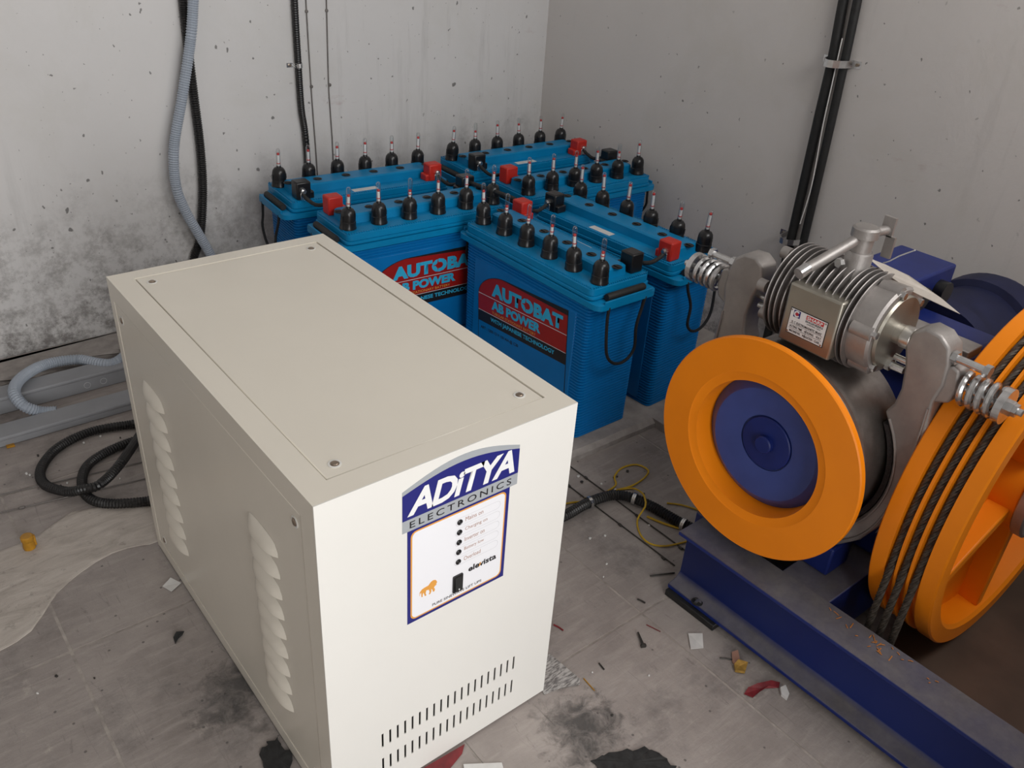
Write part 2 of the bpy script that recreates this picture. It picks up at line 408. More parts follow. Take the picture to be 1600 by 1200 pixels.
tag(rough_slab('mortar_plinth', [(.56, .25), (.90, .24), (.90, -.262), (1.20, -.268), (1.20, -.32), (1.44, -.32), (1.46, .22), (1.768, .23), (1.768, .93), (.57, .93)], ZP, 'mortar'),
    'low rough grey mortar plinth under the blue batteries', 'plinth')
tag(rough_slab('mortar_fillet', [(-2.2, .80), (-.6, .815), (-.3, .80), (.1, .81), (.53, .80), (.53, .932), (-2.2, .932)], .028, 'mortar', .02, .03, edge=.09), 'rough grey mortar strip along the foot of the back wall', 'mortar')
st_ = [(.90, -1.68), (.905, -1.4), (.92, -1.22), (.90, -1.13), (1.0, -1.05), (1.2, -1.02), (1.54, -1.03), (1.54, -1.68)]
tag(rough_slab('oil_stain', st_, .0010, 'oil', .012, .02, edge=.004), 'dark brown oily stain on the floor between the beams under the sheave', 'stain')
st_ = [(1.66, -.95), (1.70, -.93), (1.77, -.95), (1.77, -1.68), (1.67, -1.68)]
tag(rough_slab('oil_stain', st_, .0010, 'oil', .012, .02, edge=.004), 'dark brown oily stain on the floor between beam and right wall', 'stain')
def mat_stain():
    m, t, b = nt('damp_grey_stain'); b.inputs['Roughness'].default_value = .6; b.inputs['Base Color'].default_value = (.085, .082, .08, 1)
    tc = t.nodes.new('ShaderNodeTexCoord'); vm = N(t, 'ShaderNodeVectorMath', operation='LENGTH'); t.links.new(tc.outputs['Object'], vm.inputs[0])
    n = noise(t, coords(t, kind='Object', loc=(3.1, 1.7, 0)), 34, 9, .78, .6)
    f = math_(t, 'SUBTRACT', math_(t, 'MULTIPLY', n, 2.0), math_(t, 'MULTIPLY', vm.outputs['Value'], 6.0))
    t.links.new(math_(t, 'MULTIPLY', ramp(t, f, [(.50, (0, 0, 0)), (1.05, (1, 1, 1))]).outputs[0], .62), b.inputs['Alpha']); return m
MAT['stain'] = mat_stain()
for px, r_, lab in (((375, 1075), .13, 'mottled dark grey stain on the floor beside the louvred cabinet side'), ((912, 1138), .10, 'mottled dark stain on the floor in front of the newspaper scrap')):
    c = onz(px, 0); o = MB().add([(r_ * math.cos(k * .3927), r_ * math.sin(k * .3927), .0008) for k in range(16)], [tuple(range(16))]).build('floor_stain', 'stain', None, smooth=False)
    o.location = (c.x, c.y, 0); tag(o, lab, 'stain')
# pale screed smear on the floor beside the cabinet
scr = [onz(q, 0) for q in [(-60, 900), (0, 862), (60, 838), (110, 802), (170, 792), (235, 792), (262, 800), (262, 842), (200, 856), (150, 878), (105, 912), (80, 940), (50, 985), (0, 1018), (-60, 1050)]]
scr = [(p.x, p.y) for p in spline([tuple(q) for q in scr], .03)]
tag(rough_slab('screed_patch', scr, .0022, 'screed', .006, .012, edge=.006), 'pale trowelled screed smear on the floor beside the cream cabinet', 'screed')

# ================================================================== UPS cabinet
CW, CD, CH = .407, .742, .60
cab = thing('ups_cabinet', 'cream steel UPS cabinet with louvred side and blue nameplate', 'cabinet', (CW / 2, -CD / 2, 0))
hx, hy = CW / 2, CD / 2
bz = .004
# front sheet with two rows of real slots
SX = [.083 + .013 * k for k in range(20)]
xb = [-hx]; 
for s_ in SX: xb += [s_ - .0017 - hx, s_ + .0017 - hx]
xb.append(hx)
zb = [bz, .0525, .0835, .1095, .1395, CH]
fp = MB()
t_ = .0016
for a in range(len(xb) - 1):
    for k in range(5):
        if a % 2 == 1 and k in (1, 3): continue
        if k in (0, 2, 4) and a > 0: continue
        if k in (0, 2, 4): fp.box(-hx, hx, -hy, -hy + t_, zb[k], zb[k + 1])
        else: fp.box(xb[a], xb[a + 1], -hy, -hy + t_, zb[k], zb[k + 1])
fp.build('front_sheet', 'front', cab, smooth=False)
# shell: back, bottom, right side, top frame, left frame
sh = MB().box(-hx, hx, hy - t_, hy, bz, CH).box(-hx, hx, -hy + t_, hy - t_, bz, bz + t_).box(hx - t_, hx, -hy + t_, hy - t_, bz, CH)
T0x, T1x, T0y, T1y = .036 - hx, .377 - hx, -.706 + hy, -.031 + hy
tp = MB().box(-hx, T0x, -hy + t_, hy - t_, CH - .012, CH).box(T1x, hx - t_, -hy + t_, hy - t_, CH - .012, CH).box(T0x, T1x, -hy + t_, T0y, CH - .012, CH).box(T0x, T1x, T1y, hy - t_, CH - .012, CH)
S0y, S1y, S0z, S1z = -.706 + hy, -.021 + hy, .032, .563
lf = MB().box(-hx, -hx + .012, -hy + t_, S0y, bz, CH - .012).box(-hx, -hx + .012, S1y, hy - t_, bz, CH - .012).box(-hx, -hx + .012, S0y, S1y, bz, S0z).box(-hx, -hx + .012, S0y, S1y, S1z, CH - .012)
sh.build('shell', 'cream', cab, smooth=False)
tp.build('top_frame', 'cream', cab, smooth=False)
lf.build('side_frame', 'cream', cab, smooth=False)
MB().box(-hx + .02, hx - .02, -hy + .03, hy - .02, .01, CH - .03).build('inner_chassis', 'dark', cab, smooth=False)
fo = MB()
for a in (-1, 1):
    for b in (-1, 1): fo.box(a * (hx - .04) - .015, a * (hx - .04) + .015, b * (hy - .04) - .015, b * (hy - .04) + .015, 0, bz)
fo.build('foot_pads', 'black', cab, smooth=False)
g = .0018
top_panel = MB().box(T0x + g, T1x - g, T0y + g, T1y - g, CH - .010, CH - .0008).build('top_panel', 'cream', cab, bevel=.0012, seg=1)
side_panel = MB().box(-hx + .0008, -hx + .010, S0y + g, S1y - g, S0z + g, S1z - g).build('side_panel', 'cream', cab, bevel=.0012, seg=1)
def screw(parent, o, d):
    o = Vector(o); d = Vector(d); u, v, _ = basis(d)
    s = MB().lathe([(.0085, 0), (.0088, .0006), (.0062, .0010), (.0058, .0004)], o, d, 20).build('screw_cup', 'front', parent)
    k = MB().lathe([(.0052, 0), (.0052, .0014), (.0040, .0024), (0, .0026)], o, d, 16)
    k.build('screw', 'screw', parent)
for x, y in ((.057, -.058), (.060, -.682), (.351, -.681), (.352, -.057)): screw(top_panel, (x - hx, y + hy, CH - .0008), (0, 0, 1))
for y, z in ((-.048, .537), (-.687, .540), (-.055, .055), (-.687, .055)): screw(side_panel, (-hx + .0008, y + hy, z), (-1, 0, 0))
# louvres: pressed half-scoops, nine in each of two columns
def louvre(y0, y1, z):
    m = MB(); nu, nv = 14, 7; h = .024; vs = []
    for i in range(nu + 1):
        u = i / nu; y = y0 + (y1 - y0) * u; prof = max(0, 1 - abs(2 * u - 1) ** 3.2)
        for j in range(nv + 1):
            v = j / nv; out = .0105 * prof * math.sin(min(1, v * 1.0) * math.pi / 2) ** .8
            vs.append((-hx + .0006 - out, y, z + h * (1 - v) * (.35 + .65 * prof ** .4) - .004))
    fs = [(i * (nv + 1) + j, (i + 1) * (nv + 1) + j, (i + 1) * (nv + 1) + j + 1, i * (nv + 1) + j + 1) for i in range(nu) for j in range(nv)]
    # closed lip underneath
    b0 = len(vs)
    for i in range(nu + 1): vs.append((-hx + .002, vs[i * (nv + 1) + nv][1], vs[i * (nv + 1) + nv][2]))
    fs += [(i * (nv + 1) + nv, (i + 1) * (nv + 1) + nv, b0 + i + 1, b0 + i) for i in range(nu)]
    m.add(vs, fs); return m
for k in range(9):
    z = .4385 - k * .0385
    louvre(-.108 + hy, -.208 + hy, z).build('louvre', 'cream', side_panel)
    louvre(-.530 + hy, -.624 + hy, z).build('louvre', 'cream', side_panel)
# nameplate on the front sheet; coordinates u = x, v = z in cabinet front
FN = lambda u, v, w: Vector((u - hx, -hy - w, v))
def arch(x0, x1, z0, zs, zp, n=16, skew=0):
    return [(x0, z0), (x1, z0)] + [(x1 + (x0 - x1) * k / n, zs + (zp - zs) * math.sin(math.pi * (k / n) ** (1 + skew))) for k in range(n + 1)]
npl = flat('nameplate', arch(.118, .305, .502, .568, .590), FN, 'greyprint', cab, 0, .0004)
poly = arch(.118, .305, .5215, .562, .5795)
flat('plate_ground', poly, FN, 'navy', npl, .0004, .0006)
flat('panel_border', [(.1255, .337), (.2925, .337), (.2925, .502), (.1255, .502)], FN, 'navy', npl, 0, .0004)
def rr_uv(u0, v0, u1, v1, r): return [((u0 + u1) / 2 + a, (v0 + v1) / 2 + b) for a, b in rrect((u1 - u0) / 2, (v1 - v0) / 2, r)]
flat('panel_edge', rr_uv(.1305, .342, .2870, .4985, .009), FN, 'orangeprint', npl, .0004, .0005)
flat('panel_face', rr_uv(.1328, .3445, .2847, .4962, .0075), FN, 'whitepanel', npl, .0005, .0007)
text('lettering', 'ADiTYA', FN, (.125, .5265, .298, .5655), 'white', npl, bold=.035, shear=.25, depth=.0009, spacing=.92)
text('lettering', 'ELECTRONICS', FN, (.129, .5065, .294, .5170), 'blackprint', npl, depth=.0008, spacing=1.35)
def pill(v, u0=.2015, u1=.2775, h=.0068, tk=.0004):
    a = rr_uv(u0, v - h, u1, v + h, h * .98); b = rr_uv(u0 + tk, v - h + tk, u1 - tk, v + h - tk, h * .94); n = len(a); m = MB()
    m.add([FN(*p, .0008) for p in a + b], [(i, (i + 1) % n, n + (i + 1) % n, n + i) for i in range(n)]); return m
for k, (tx, wdt) in enumerate((('Mains on', .030), ('Charging on', .038), ('Inverter on', .034), ('Battery low', .034), ('Overload', .029))):
    v = .4797 - k * .01765
    pill(v).build('outline', 'palegrey', npl, smooth=False)
    MB().lathe([(.0044, 0), (.0044, .0012), (.0034, .0016), (.0024, .0008), (0, .0022)], FN(.208, v, .0006), (0, -1, 0), 18).build('indicator_lamp', 'black', npl)
    text('lettering', tx, FN, (.2175, v - .0030, .2175 + wdt, v + .0042), 'brownprint', npl, depth=.0009)
text('lettering', 'elevista', FN, (.2265, .3800, .2760, .3905), 'blackprint', npl, bold=.03, depth=.0009)
flat('accent', [(.2445, .3815), (.2465, .3815), (.2490, .3875), (.2470, .3875)], FN, 'orangeprint', npl, .0009, .0011)
text('lettering', 'PURE SINEWAVE LIFT UPS', FN, (.166, .3488, .251, .3535), 'blackprint', npl, bold=.01, depth=.0009)
# walking lion emblem
lion = [(.1445, .3800), (.1450, .3868), (.1485, .3905), (.1530, .3915), (.1590, .3920), (.1625, .3960), (.1665, .3975), (.1705, .3960), (.1725, .3930), (.1732, .3900), (.1715, .3885), (.1725, .3865), (.1700, .3855), (.1680, .3835), (.1700, .3790), (.1690, .3760), (.1665, .3760), (.1660, .3800), (.1635, .3835), (.1640, .3785), (.1620, .3745), (.1598, .3750), (.1612, .3790), (.1595, .3840), (.1555, .3850), (.1545, .3800), (.1558, .3755), (.1532, .3755), (.1522, .3800), (.1505, .3835), (.1495, .3790), (.1500, .3765), (.1478, .3765), (.1475, .3810), (.1472, .3860), (.1456, .3840)]
flat('lion_emblem', lion, FN, 'orangeprint', npl, .0007, .0010)
sw = MB().prism(rr_uv(.1995, .3545, .2165, .3855, .002), FN, .0007, .003).build('rocker_switch', 'black', npl, bevel=.0005)
MB().add([FN(u, v, ww) for u, v, ww in ((.2025, .358, .0030), (.2135, .358, .0030), (.2135, .382, .0030), (.2025, .382, .0030), (.2025, .358, .0060), (.2135, .358, .0060), (.2135, .382, .0032), (.2025, .382, .0032))],
         [(0, 1, 5, 4), (1, 2, 6, 5), (2, 3, 7, 6), (3, 0, 4, 7), (4, 5, 6, 7)]).build('rocker', 'rubber', npl, smooth=False)
MB().cyl(FN(.208, .3615, .0050), FN(.208, .3615, .0063), .0011, n=10).build('rocker_mark', 'white', npl)

# ================================================================== batteries
BL, BW = .475, .180     # case
def make_battery():
    root = thing('battery', '', 'battery', group='blue tubular batteries on the plinth')
    # ribbed case
    m = MB(); vs = []; fs = []; rings = []
    nr = 46; z0, z1 = .0, .374
    zs = []
    for k in range(nr):
        za = z0 + (z1 - z0) * k / nr; pz = (z1 - z0) / nr
        zs += [(za, -.0012), (za + pz * .20, .0024), (za + pz * .58, .0024), (za + pz * .80, -.0012)]
    zs.append((z1, 0)); q = None
    for z, o in zs:
        tp_ = .002 * (z / z1)
        pts = rrect(BL / 2 - .0022 + o + tp_, BW / 2 - .0022 + o + tp_, .014, 3); q = len(pts)
        vs += [(x, y, z) for x, y in pts]
    R = len(zs)
    for i in range(R - 1):
        for k in range(q): fs.append((i * q + k, i * q + (k + 1) % q, (i + 1) * q + (k + 1) % q, (i + 1) * q + k))
    fs.append(tuple(range(q))[::-1]); fs.append(tuple((R - 1) * q + k for k in range(q)))
    m.add(vs, fs).build('case', 'batt', root, smooth=False)
    # flat sign panels on the long sides
    MB().box(-.198, .198, -BW / 2 - .0026, -BW / 2 + .01, .012, .336).box(-.198, .198, BW / 2 - .01, BW / 2 + .0026, .012, .336).build('side_panels', 'batt', root, bevel=.002, seg=1)
    # lid: rim, slab, ridge
    def slab(hx_, hy_, za, zb_, r=.015, mm=None, ch=.004):
        mm = mm or MB(); P = [rrect(hx_ - ch, hy_ - ch, r, 4), rrect(hx_, hy_, r, 4), rrect(hx_, hy_, r, 4), rrect(hx_ - ch, hy_ - ch, r, 4)]; Z = [za, za + ch * .7, zb_ - ch * .7, zb_]
        n = len(P[0]); vs = [(x, y, Z[i]) for i in range(4) for x, y in P[i]]
        fs = [(i * n + k, i * n + (k + 1) % n, (i + 1) * n + (k + 1) % n, (i + 1) * n + k) for i in range(3) for k in range(n)]
        fs += [tuple(range(n))[::-1], tuple(3 * n + k for k in range(n))]; return mm.add(vs, fs)
    ld = slab(.273, .0985, .366, .382, r=.022, ch=.002); slab(.246, .0970, .384, .393, mm=ld, ch=.0025); slab(.243, .0945, .391, .413, mm=ld, ch=.005)
    lid = ld.build('lid', 'lid', root)
    tm = MB()
    for k in range(70):
        x = -.235 + .47 * k / 69
        if (k // 12) % 2 == 0 or True:
            for s in (-1, 1): tm.box(x - .0016, x + .0016, s * .0905 - .0018, s * .0905 + .0018, .4115, .4142)
    for k in range(26):
        y = -.085 + .17 * k / 25
        for s in (-1, 1): tm.box(s * .2395 - .0018, s * .2395 + .0018, y - .0016, y + .0016, .4115, .4142)
    o = tm.build('lid_teeth', 'lid', lid, smooth=False); o['kind'] = 'stuff'
    rd = MB(); ch = .006
    P = [rrect(.219, .036, .008, 3), rrect(.217, .034, .008, 3), rrect(.213, .030, .007, 3)]; Z = [.411, .434, .4375]; n = len(P[0])
    rd.add([(x, y + .004, Z[i]) for i in range(3) for x, y in P[i]], [(i * n + k, i * n + (k + 1) % n, (i + 1) * n + (k + 1) % n, (i + 1) * n + k) for i in range(2) for k in range(n)] + [tuple(2 * n + k for k in range(n))])
    rd.build('lid_ridge', 'lid', lid)
    px = [-.221 + .0884 * k for k in range(6)]
    pl = MB().lathe([(.0125, 0), (.0125, .0016), (.0105, .0024), (.0085, .0010), (.0, .0010)], (0, 0, 0), (0, 0, 1), 20).box(-.009, .009, -.0018, .0018, .0010, .0030)
    fb = MB().lathe([(.0215, 0), (.0215, .004), (.0205, .006), (.0200, .019), (.0190, .020), (.0190, .037), (.0172, .045), (.0125, .0515), (.0070, .0535), (.0062, .0575), (0, .0575)], (0, 0, 0), (0, 0, 1), 24)
    for s in (-1, 1): fb.box(s * .0188 - .0016, s * .0188 + .0016, -.004, .004, .021, .034)
    fs_ = MB().cyl((0, 0, .055), (0, 0, .094), .0036, n=10)
    fr_ = MB().lathe([(0, .0925), (.0032, .0935), (.0042, .0965), (.0032, .0995), (0, .1005)], n=12)
    rg = MB().lathe([(.0032, .064), (.0057, .064), (.0057, .0656), (.0032, .0656)], n=14)
    gt = MB().lathe([(.0060, .056), (.0060, .099), (.0051, .1035), (.0030, .1058), (0, .1065)], n=14)
    first = None
    for k in range(6):
        p = (px[k] * .985, .004, .4372)
        if k == 0: plug0 = pl.build('vent_plug', 'black', root); plug0.location = p
        else: c = plug0.copy(); COL.objects.link(c); c.parent = root; c.location = p
        q = (px[k], -.0525, .4128)
        if k == 0:
            first = fb.build('float_indicator', 'black', root)
            fs_.build('stem', 'stem', first); fr_.build('level_marker', 'redmark', first); rg.build('level_ring', 'redmark', first); gt.build('clear_tube', 'glass', first)
            f = first
        else: f = copy_tree(first, root)
        f.location = q; f.rotation_euler = (random.uniform(-.05, .05), random.uniform(-.05, .05), random.uniform(-.4, .4))
        lift = random.choice((0, 0, 0, -.006, -.012))
        for c in f.children:
            if c.name.startswith(('stem', 'level_marker')): c.location.z += lift
    # handles with cord
    for s in (-1, 1):
        br = MB(); br.prism([(x + s * .2705, y) for x, y in rrect(.0025, .078, .002, 2)], lambda u, v, w_: Vector((u, v, w_)), .380, .389)
        h = br.build('handle', 'lid', root, bevel=.001)
        MB().lathe([(0, 0), (.0082, 0), (.0092, .003), (.0092, .119), (.0082, .122), (0, .122)], (s * .2575, -.061, .3915), (0, 1, 0), 16).build('grip_sleeve', 'rubber', h)
        x = s * .270
        sg = random.uniform(.9, 1.1)
        pts = [(x, -.062, .372), (x + s * .002, -.064, .33), (x + s * .008, -.058, .275 * sg), (x + s * .010, -.030, .240 * sg), (x + s * .009, .008, .235 * sg), (x + s * .008, .036, .262 * sg), (x + s * .006, .034, .300), (x + s * .001, .050, .345), (x, .058, .372)]
        MB().tube(pts, .0038, 8, step=.008).build('cord', 'rope', h)
    # terminal covers: red at -X, black at +X, on the side away from the floats
    for s, mt in ((-1, 'red'), (1, 'black')):
        x = s * .205; y = .066
        c = MB().box(x - .021, x + .021, y - .020, y + .018, .412, .461).build('terminal_cover', mt, root, bevel=.004, seg=2, label=('red' if s < 0 else 'black') + ' plastic terminal cover')
        MB().box(x - s * .019 - .012, x - s * .019 + .012, y - .018, y + .014, .412, .432).build('cover_skirt', mt, c, bevel=.003)
        b = MB().hexa((x + s * .004, y + .017, .437), (x + s * .004, y + .025, .437), .0085); b.cyl((x + s * .004, y + .024, .437), (x + s * .004, y + .030, .437), .005, n=12)
        b.build('terminal_bolt', 'zinc', c, smooth=False)
        MB().box(x + s * .004 - .007, x + s * .004 + .007, y + .016, y + .020, .414, .432).build('cable_lug', 'zinc', c, bevel=.001)
    # rating sticker on the lid
    MB().box(-.02, .055, .058, .080, .4128, .4134).build('rating_sticker', 'paper', root, smooth=False)
    return root
def battery_label(root, tilt=0):
    y0 = -BW / 2 - .0028
    FB = lambda u, v, w_: Vector((u * math.cos(tilt) - (v - .28) * math.sin(tilt), y0 - w_, .28 + u * math.sin(tilt) + (v - .28) * math.cos(tilt) - ZP))
    U = .177; top = .343
    def arch_top(v, inset=0):  # outline left-top rounded
        r = .115; pts = []
        for k in range(13):
            a = math.radians(180 - 90 * k / 12); pts.append((-U + inset + r + r * math.cos(a), v - r * .62 + r * .62 * math.sin(a)))
        return pts
    lab = flat('label', [(-U, .100), (U, .100), (U, top)] + arch_top(top)[::-1] + [(-U, .2)], FB, 'blackprint', root, 0, .0004)
    flat('label_ground', [(-U + .002, .102), (U - .002, .102), (U - .002, .199), (-U + .002, .199)], FB, 'batt', lab, .0004, .0006)
    # red field: below a sloping crescent
    red = [(-U + .002, .2305), (U - .002, .2305), (U - .002, top - .0135)]
    red += [(p[0] + .0015, p[1] - .0012) for p in arch_top(top)[::-1][1:]]
    flat('label_red', red, FB, 'redprint', lab, .0004, .0006)
    flat('label_line', [(-U + .002, .2775), (U - .002, .2775), (U - .002, .2792), (-U + .002, .2792)], FB, 'palegrey', lab, .0006, .0008)
    flat('label_line', [(-U + .002, .2300), (U - .002, .2300), (U - .002, .2315), (-U + .002, .2315)], FB, 'palegrey', lab, .0006, .0008)
    text('lettering', 'AUTOBAT', FB, (-.118, .2850, .160, .3235), 'ltblue', lab, bold=.06, depth=.0009, spacing=1.05)
    st = []
    for k in range(8):
        a = math.pi / 4 * k; r = .019 if k % 2 == 0 else .004; st.append((.0215 + r * math.cos(a) * .9, .3055 + r * math.sin(a)))
    flat('star', st, FB, 'redprint', lab, .0009, .0011)
    text('lettering', 'AB POWER', FB, (-.118, .2470, .080, .2735), 'ltblue', lab, bold=.055, depth=.0009)
    text('lettering', 'TUBULAR STATIONARY BATTERY', FB, (-.116, .2350, .062, .2425), 'orangeprint', lab, depth=.0009)
    text('lettering', 'WITH JAPANESE TECHNOLOGY', FB, (-.122, .2080, .135, .2230), 'ltblue', lab, bold=.03, depth=.0009)
    text('lettering', 'ABT : 1200 12 V 120 AH @ C20', FB, (-.165, .1760, -.005, .1870), 'blackprint', lab, bold=.02, depth=.0009)
BAT = {}
SPOTS = dict(
    A=(.884, .692, math.pi - .066, 'blue battery along the back wall beside the thin black conduit'),
    B=(1.470, .688, math.pi - .045, 'blue battery along the back wall in the room corner'),
    D=(.893, .420, -.052, 'blue battery with red label, right behind the cream cabinet'),
    C=(1.474, .416, -.022, 'blue battery whose end almost touches the right wall, floats facing the room'),
    E=(1.047, .022, -math.pi / 2, 'blue battery with full red label, front corner of the bank beside the cabinet'),
    F=(1.304, .028, math.pi / 2 + .045, 'blue battery at the edge of the bank beside the orange flywheel'))
for k, (x, y, rz, lab) in SPOTS.items():
    random.seed(ord(k))
    b = make_battery() if True else None
    b.location = (x, y, ZP); b.rotation_euler = (0, 0, rz); b['label'] = lab
    battery_label(b, math.radians(4.0) if k == 'E' else 0)
    BAT[k] = b
def term(k, s, dy=.026, z=.430):
    x, y, rz, _ = SPOTS[k]; lx, ly = s * .209, .066 + dy
    return Vector((x + lx * math.cos(rz) - ly * math.sin(rz), y + lx * math.sin(rz) + ly * math.cos(rz), ZP + z))
def jumper(a, b, sag, lab):
    p, q = term(*a), term(*b); p2, q2 = term(a[0], a[1], .037, .424), term(b[0], b[1], .037, .424)
    mid = (p2 + q2) / 2 - Vector((0, 0, sag))
    tag(MB().tube([p, p2, mid, q2, q], .0052, 10).build('jumper_cable', 'rubber'), lab, 'cable', 'battery jumper cables')
jumper(('A', 1), ('D', -1), .010, 'short black cable linking the left ends of two batteries near the wall')
jumper(('A', -1), ('D', 1), .010, 'short black cable between a red and a black terminal mid bank')
jumper(('B', 1), ('C', -1), .010, 'short black cable between the two batteries by the corner, inner ends')
jumper(('B', -1), ('C', 1), .010, 'short black cable between the two batteries by the corner, wall ends')
jumper(('F', 1), ('E', -1), .006, 'short black cable joining the two front batteries at their far ends')
jumper(('F', -1), ('E', 1), .006, 'short black cable joining the two front batteries near the flywheel')
q = [term('D', 1, .02, .44), onz((778, 301), .475), onz((792, 306), .470), onz((806, 312), .465)]
tag(MB().tube(q, .006, 10).build('link_cable', 'rubber'), 'black cable crossing from the middle battery to the front red terminal', 'cable', 'battery jumper cables')

# ================================================================== steel frame
fr = thing('steel_frame', 'blue dusty steel I-beam frame carrying the hoist machine', 'frame', (.82, -1.2, 0))
PADZ = .014; BT = .160
def ibeam(y0, y1, xc, hw, z0, z1, tf=.009, tw=.008, slope=.004):
    P = [(-hw, z0), (hw, z0), (hw, z0 + tf), (tw / 2 + .012, z0 + tf + slope), (tw / 2, z0 + tf + slope + .012), (tw / 2, z1 - tf - slope - .012), (tw / 2 + .012, z1 - tf - slope), (hw, z1 - tf), (hw, z1), (-hw, z1), (-hw, z1 - tf), (-tw / 2 - .012, z1 - tf - slope), (-tw / 2, z1 - tf - slope - .012), (-tw / 2, z0 + tf + slope + .012), (-tw / 2 - .012, z0 + tf + slope), (-hw, z0 + tf)]
    return P
ang = .017
def beamobj(name, xa, ya, yb, hw, parent, rot=ang):
    P = ibeam(0, 0, 0, hw, PADZ, BT)
    o = MB().prism(P, lambda u, v, w_: Vector((u, -w_, v)), 0, abs(yb - ya)).build(name, 'dusty', parent, bevel=.0015, seg=1)
    o.location = (xa - parent.location.x, ya - parent.location.y, 0); o.rotation_euler = (0, 0, rot); return o
bm1 = beamobj('beam', .808, -.700, -1.66, .037, fr)
bm2 = beamobj('beam', 1.60, -.62, -1.66, .037, fr)
# cross member
p0 = .845; 
MB().box(.847 - .82, 1.57 - .82, -.985 + 1.2, -.885 + 1.2, .03, BT - .002).build('crossbar', 'dusty', fr, bevel=.002, seg=1)
MB().box(.847 - .82, 1.565 - .82, -.76 + 1.2, -.68 + 1.2, .03, BT - .002).build('crossbar', 'dusty', fr, bevel=.002, seg=1)
pd = MB().box(-.045, .04, -.11, .012, 0, PADZ); pad = pd.build('packing_plate', 'rubber', fr, bevel=.001, seg=1); pad.location = (.808 - .82, -.715 + 1.2, 0); pad.rotation_euler = (0, 0, ang)
for ya in (-1.55,):
    for xa in (.83, 1.62):
        pd2 = MB().box(-.04, .04, -.06, .06, 0, PADZ).build('packing_plate', 'rubber', fr, bevel=.001, seg=1); pd2.location = (xa - .82, ya + 1.2, 0)
pd2 = MB().box(-.04, .04, -.06, .06, 0, PADZ).build('packing_plate', 'rubber', fr, bevel=.001, seg=1); pd2.location = (1.605 - .82, -.75 + 1.2, 0)
# bolt slot in the lower flange
sl = onz((1089, 941), PADZ + .010); 
MB().lathe([(.0115, 0), (.0115, .0012), (.009, .0014), (.009, .0003), (0, .0003)], (sl.x - .82, sl.y + 1.2, PADZ + .0105), (0, 0, 1), 20).build('bolt_hole', 'tar', fr)
MB().box(sl.x - .82 - .006, sl.x - .82 + .006, sl.y + 1.2 - .002, sl.y + 1.2 + .002, PADZ + .0106, PADZ + .0145).build('bolt_end', 'steel', fr, smooth=False)

# ================================================================== hoist machine
AY, AZ = -.797, .398
mc = thing('hoist_machine', 'geared lift hoist machine with orange flywheel and grooved sheave', 'machine', (1.0, AY, BT))
def Lm(p): return Vector(p) - Vector((1.0, AY, BT))
def X(x, dy=0, dz=0): return Lm((x, AY + dy, AZ + dz))
# flywheel
FX = .794; R0 = .2035
fly = MB().lathe([(.126, .004), (.1395, .0015), (.142, 0), (R0 - .002, 0), (R0, .002), (R0, .012), (R0 - .002, .014), (.17, .014), (.165, .03), (.128, .034), (.128, .048), (.1225, .048), (.1235, .040), (.126, .004)], X(FX), (1, 0, 0), 96).build('flywheel', 'orange', mc, angle=25)
hub = MB().lathe([(.040, .032), (.0525, .029), (.0525, .026), (.075, .020), (.104, .0165), (.107, .018), (.1225, .030), (.1225, .034), (0, .034)], X(FX + .014), (1, 0, 0), 72).build('flywheel_hub', 'bluehub', fly, angle=28)
MB().lathe([(0, .0145), (.0145, .0145), (.0165, .0165), (.0165, .024), (.048, .024), (.0495, .0255), (.0495, .033), (0, .033)], X(FX + .014), (1, 0, 0), 56).build('hub_boss', 'bluepaint', fly, angle=28)
# brake drum with turned steps
MB().lathe([(.1285, .02), (.1285, 0), (.178, 0), (.178, .010), (.173, .012), (.173, .020), (.177, .022), (.177, .030), (.172, .032), (.172, .150), (.10, .152), (0, .152)], X(FX + .034), (1, 0, 0), 72).build('brake_drum', 'drum', mc, angle=25)
MB().cyl(X(.97), X(1.06), .03).build('worm_shaft', 'steel', mc)
MB().cyl(Lm((.870, -.925, .226)), Lm((.862, -.925, .226)), .005, n=10).build('grub_screw', 'zinc', mc)
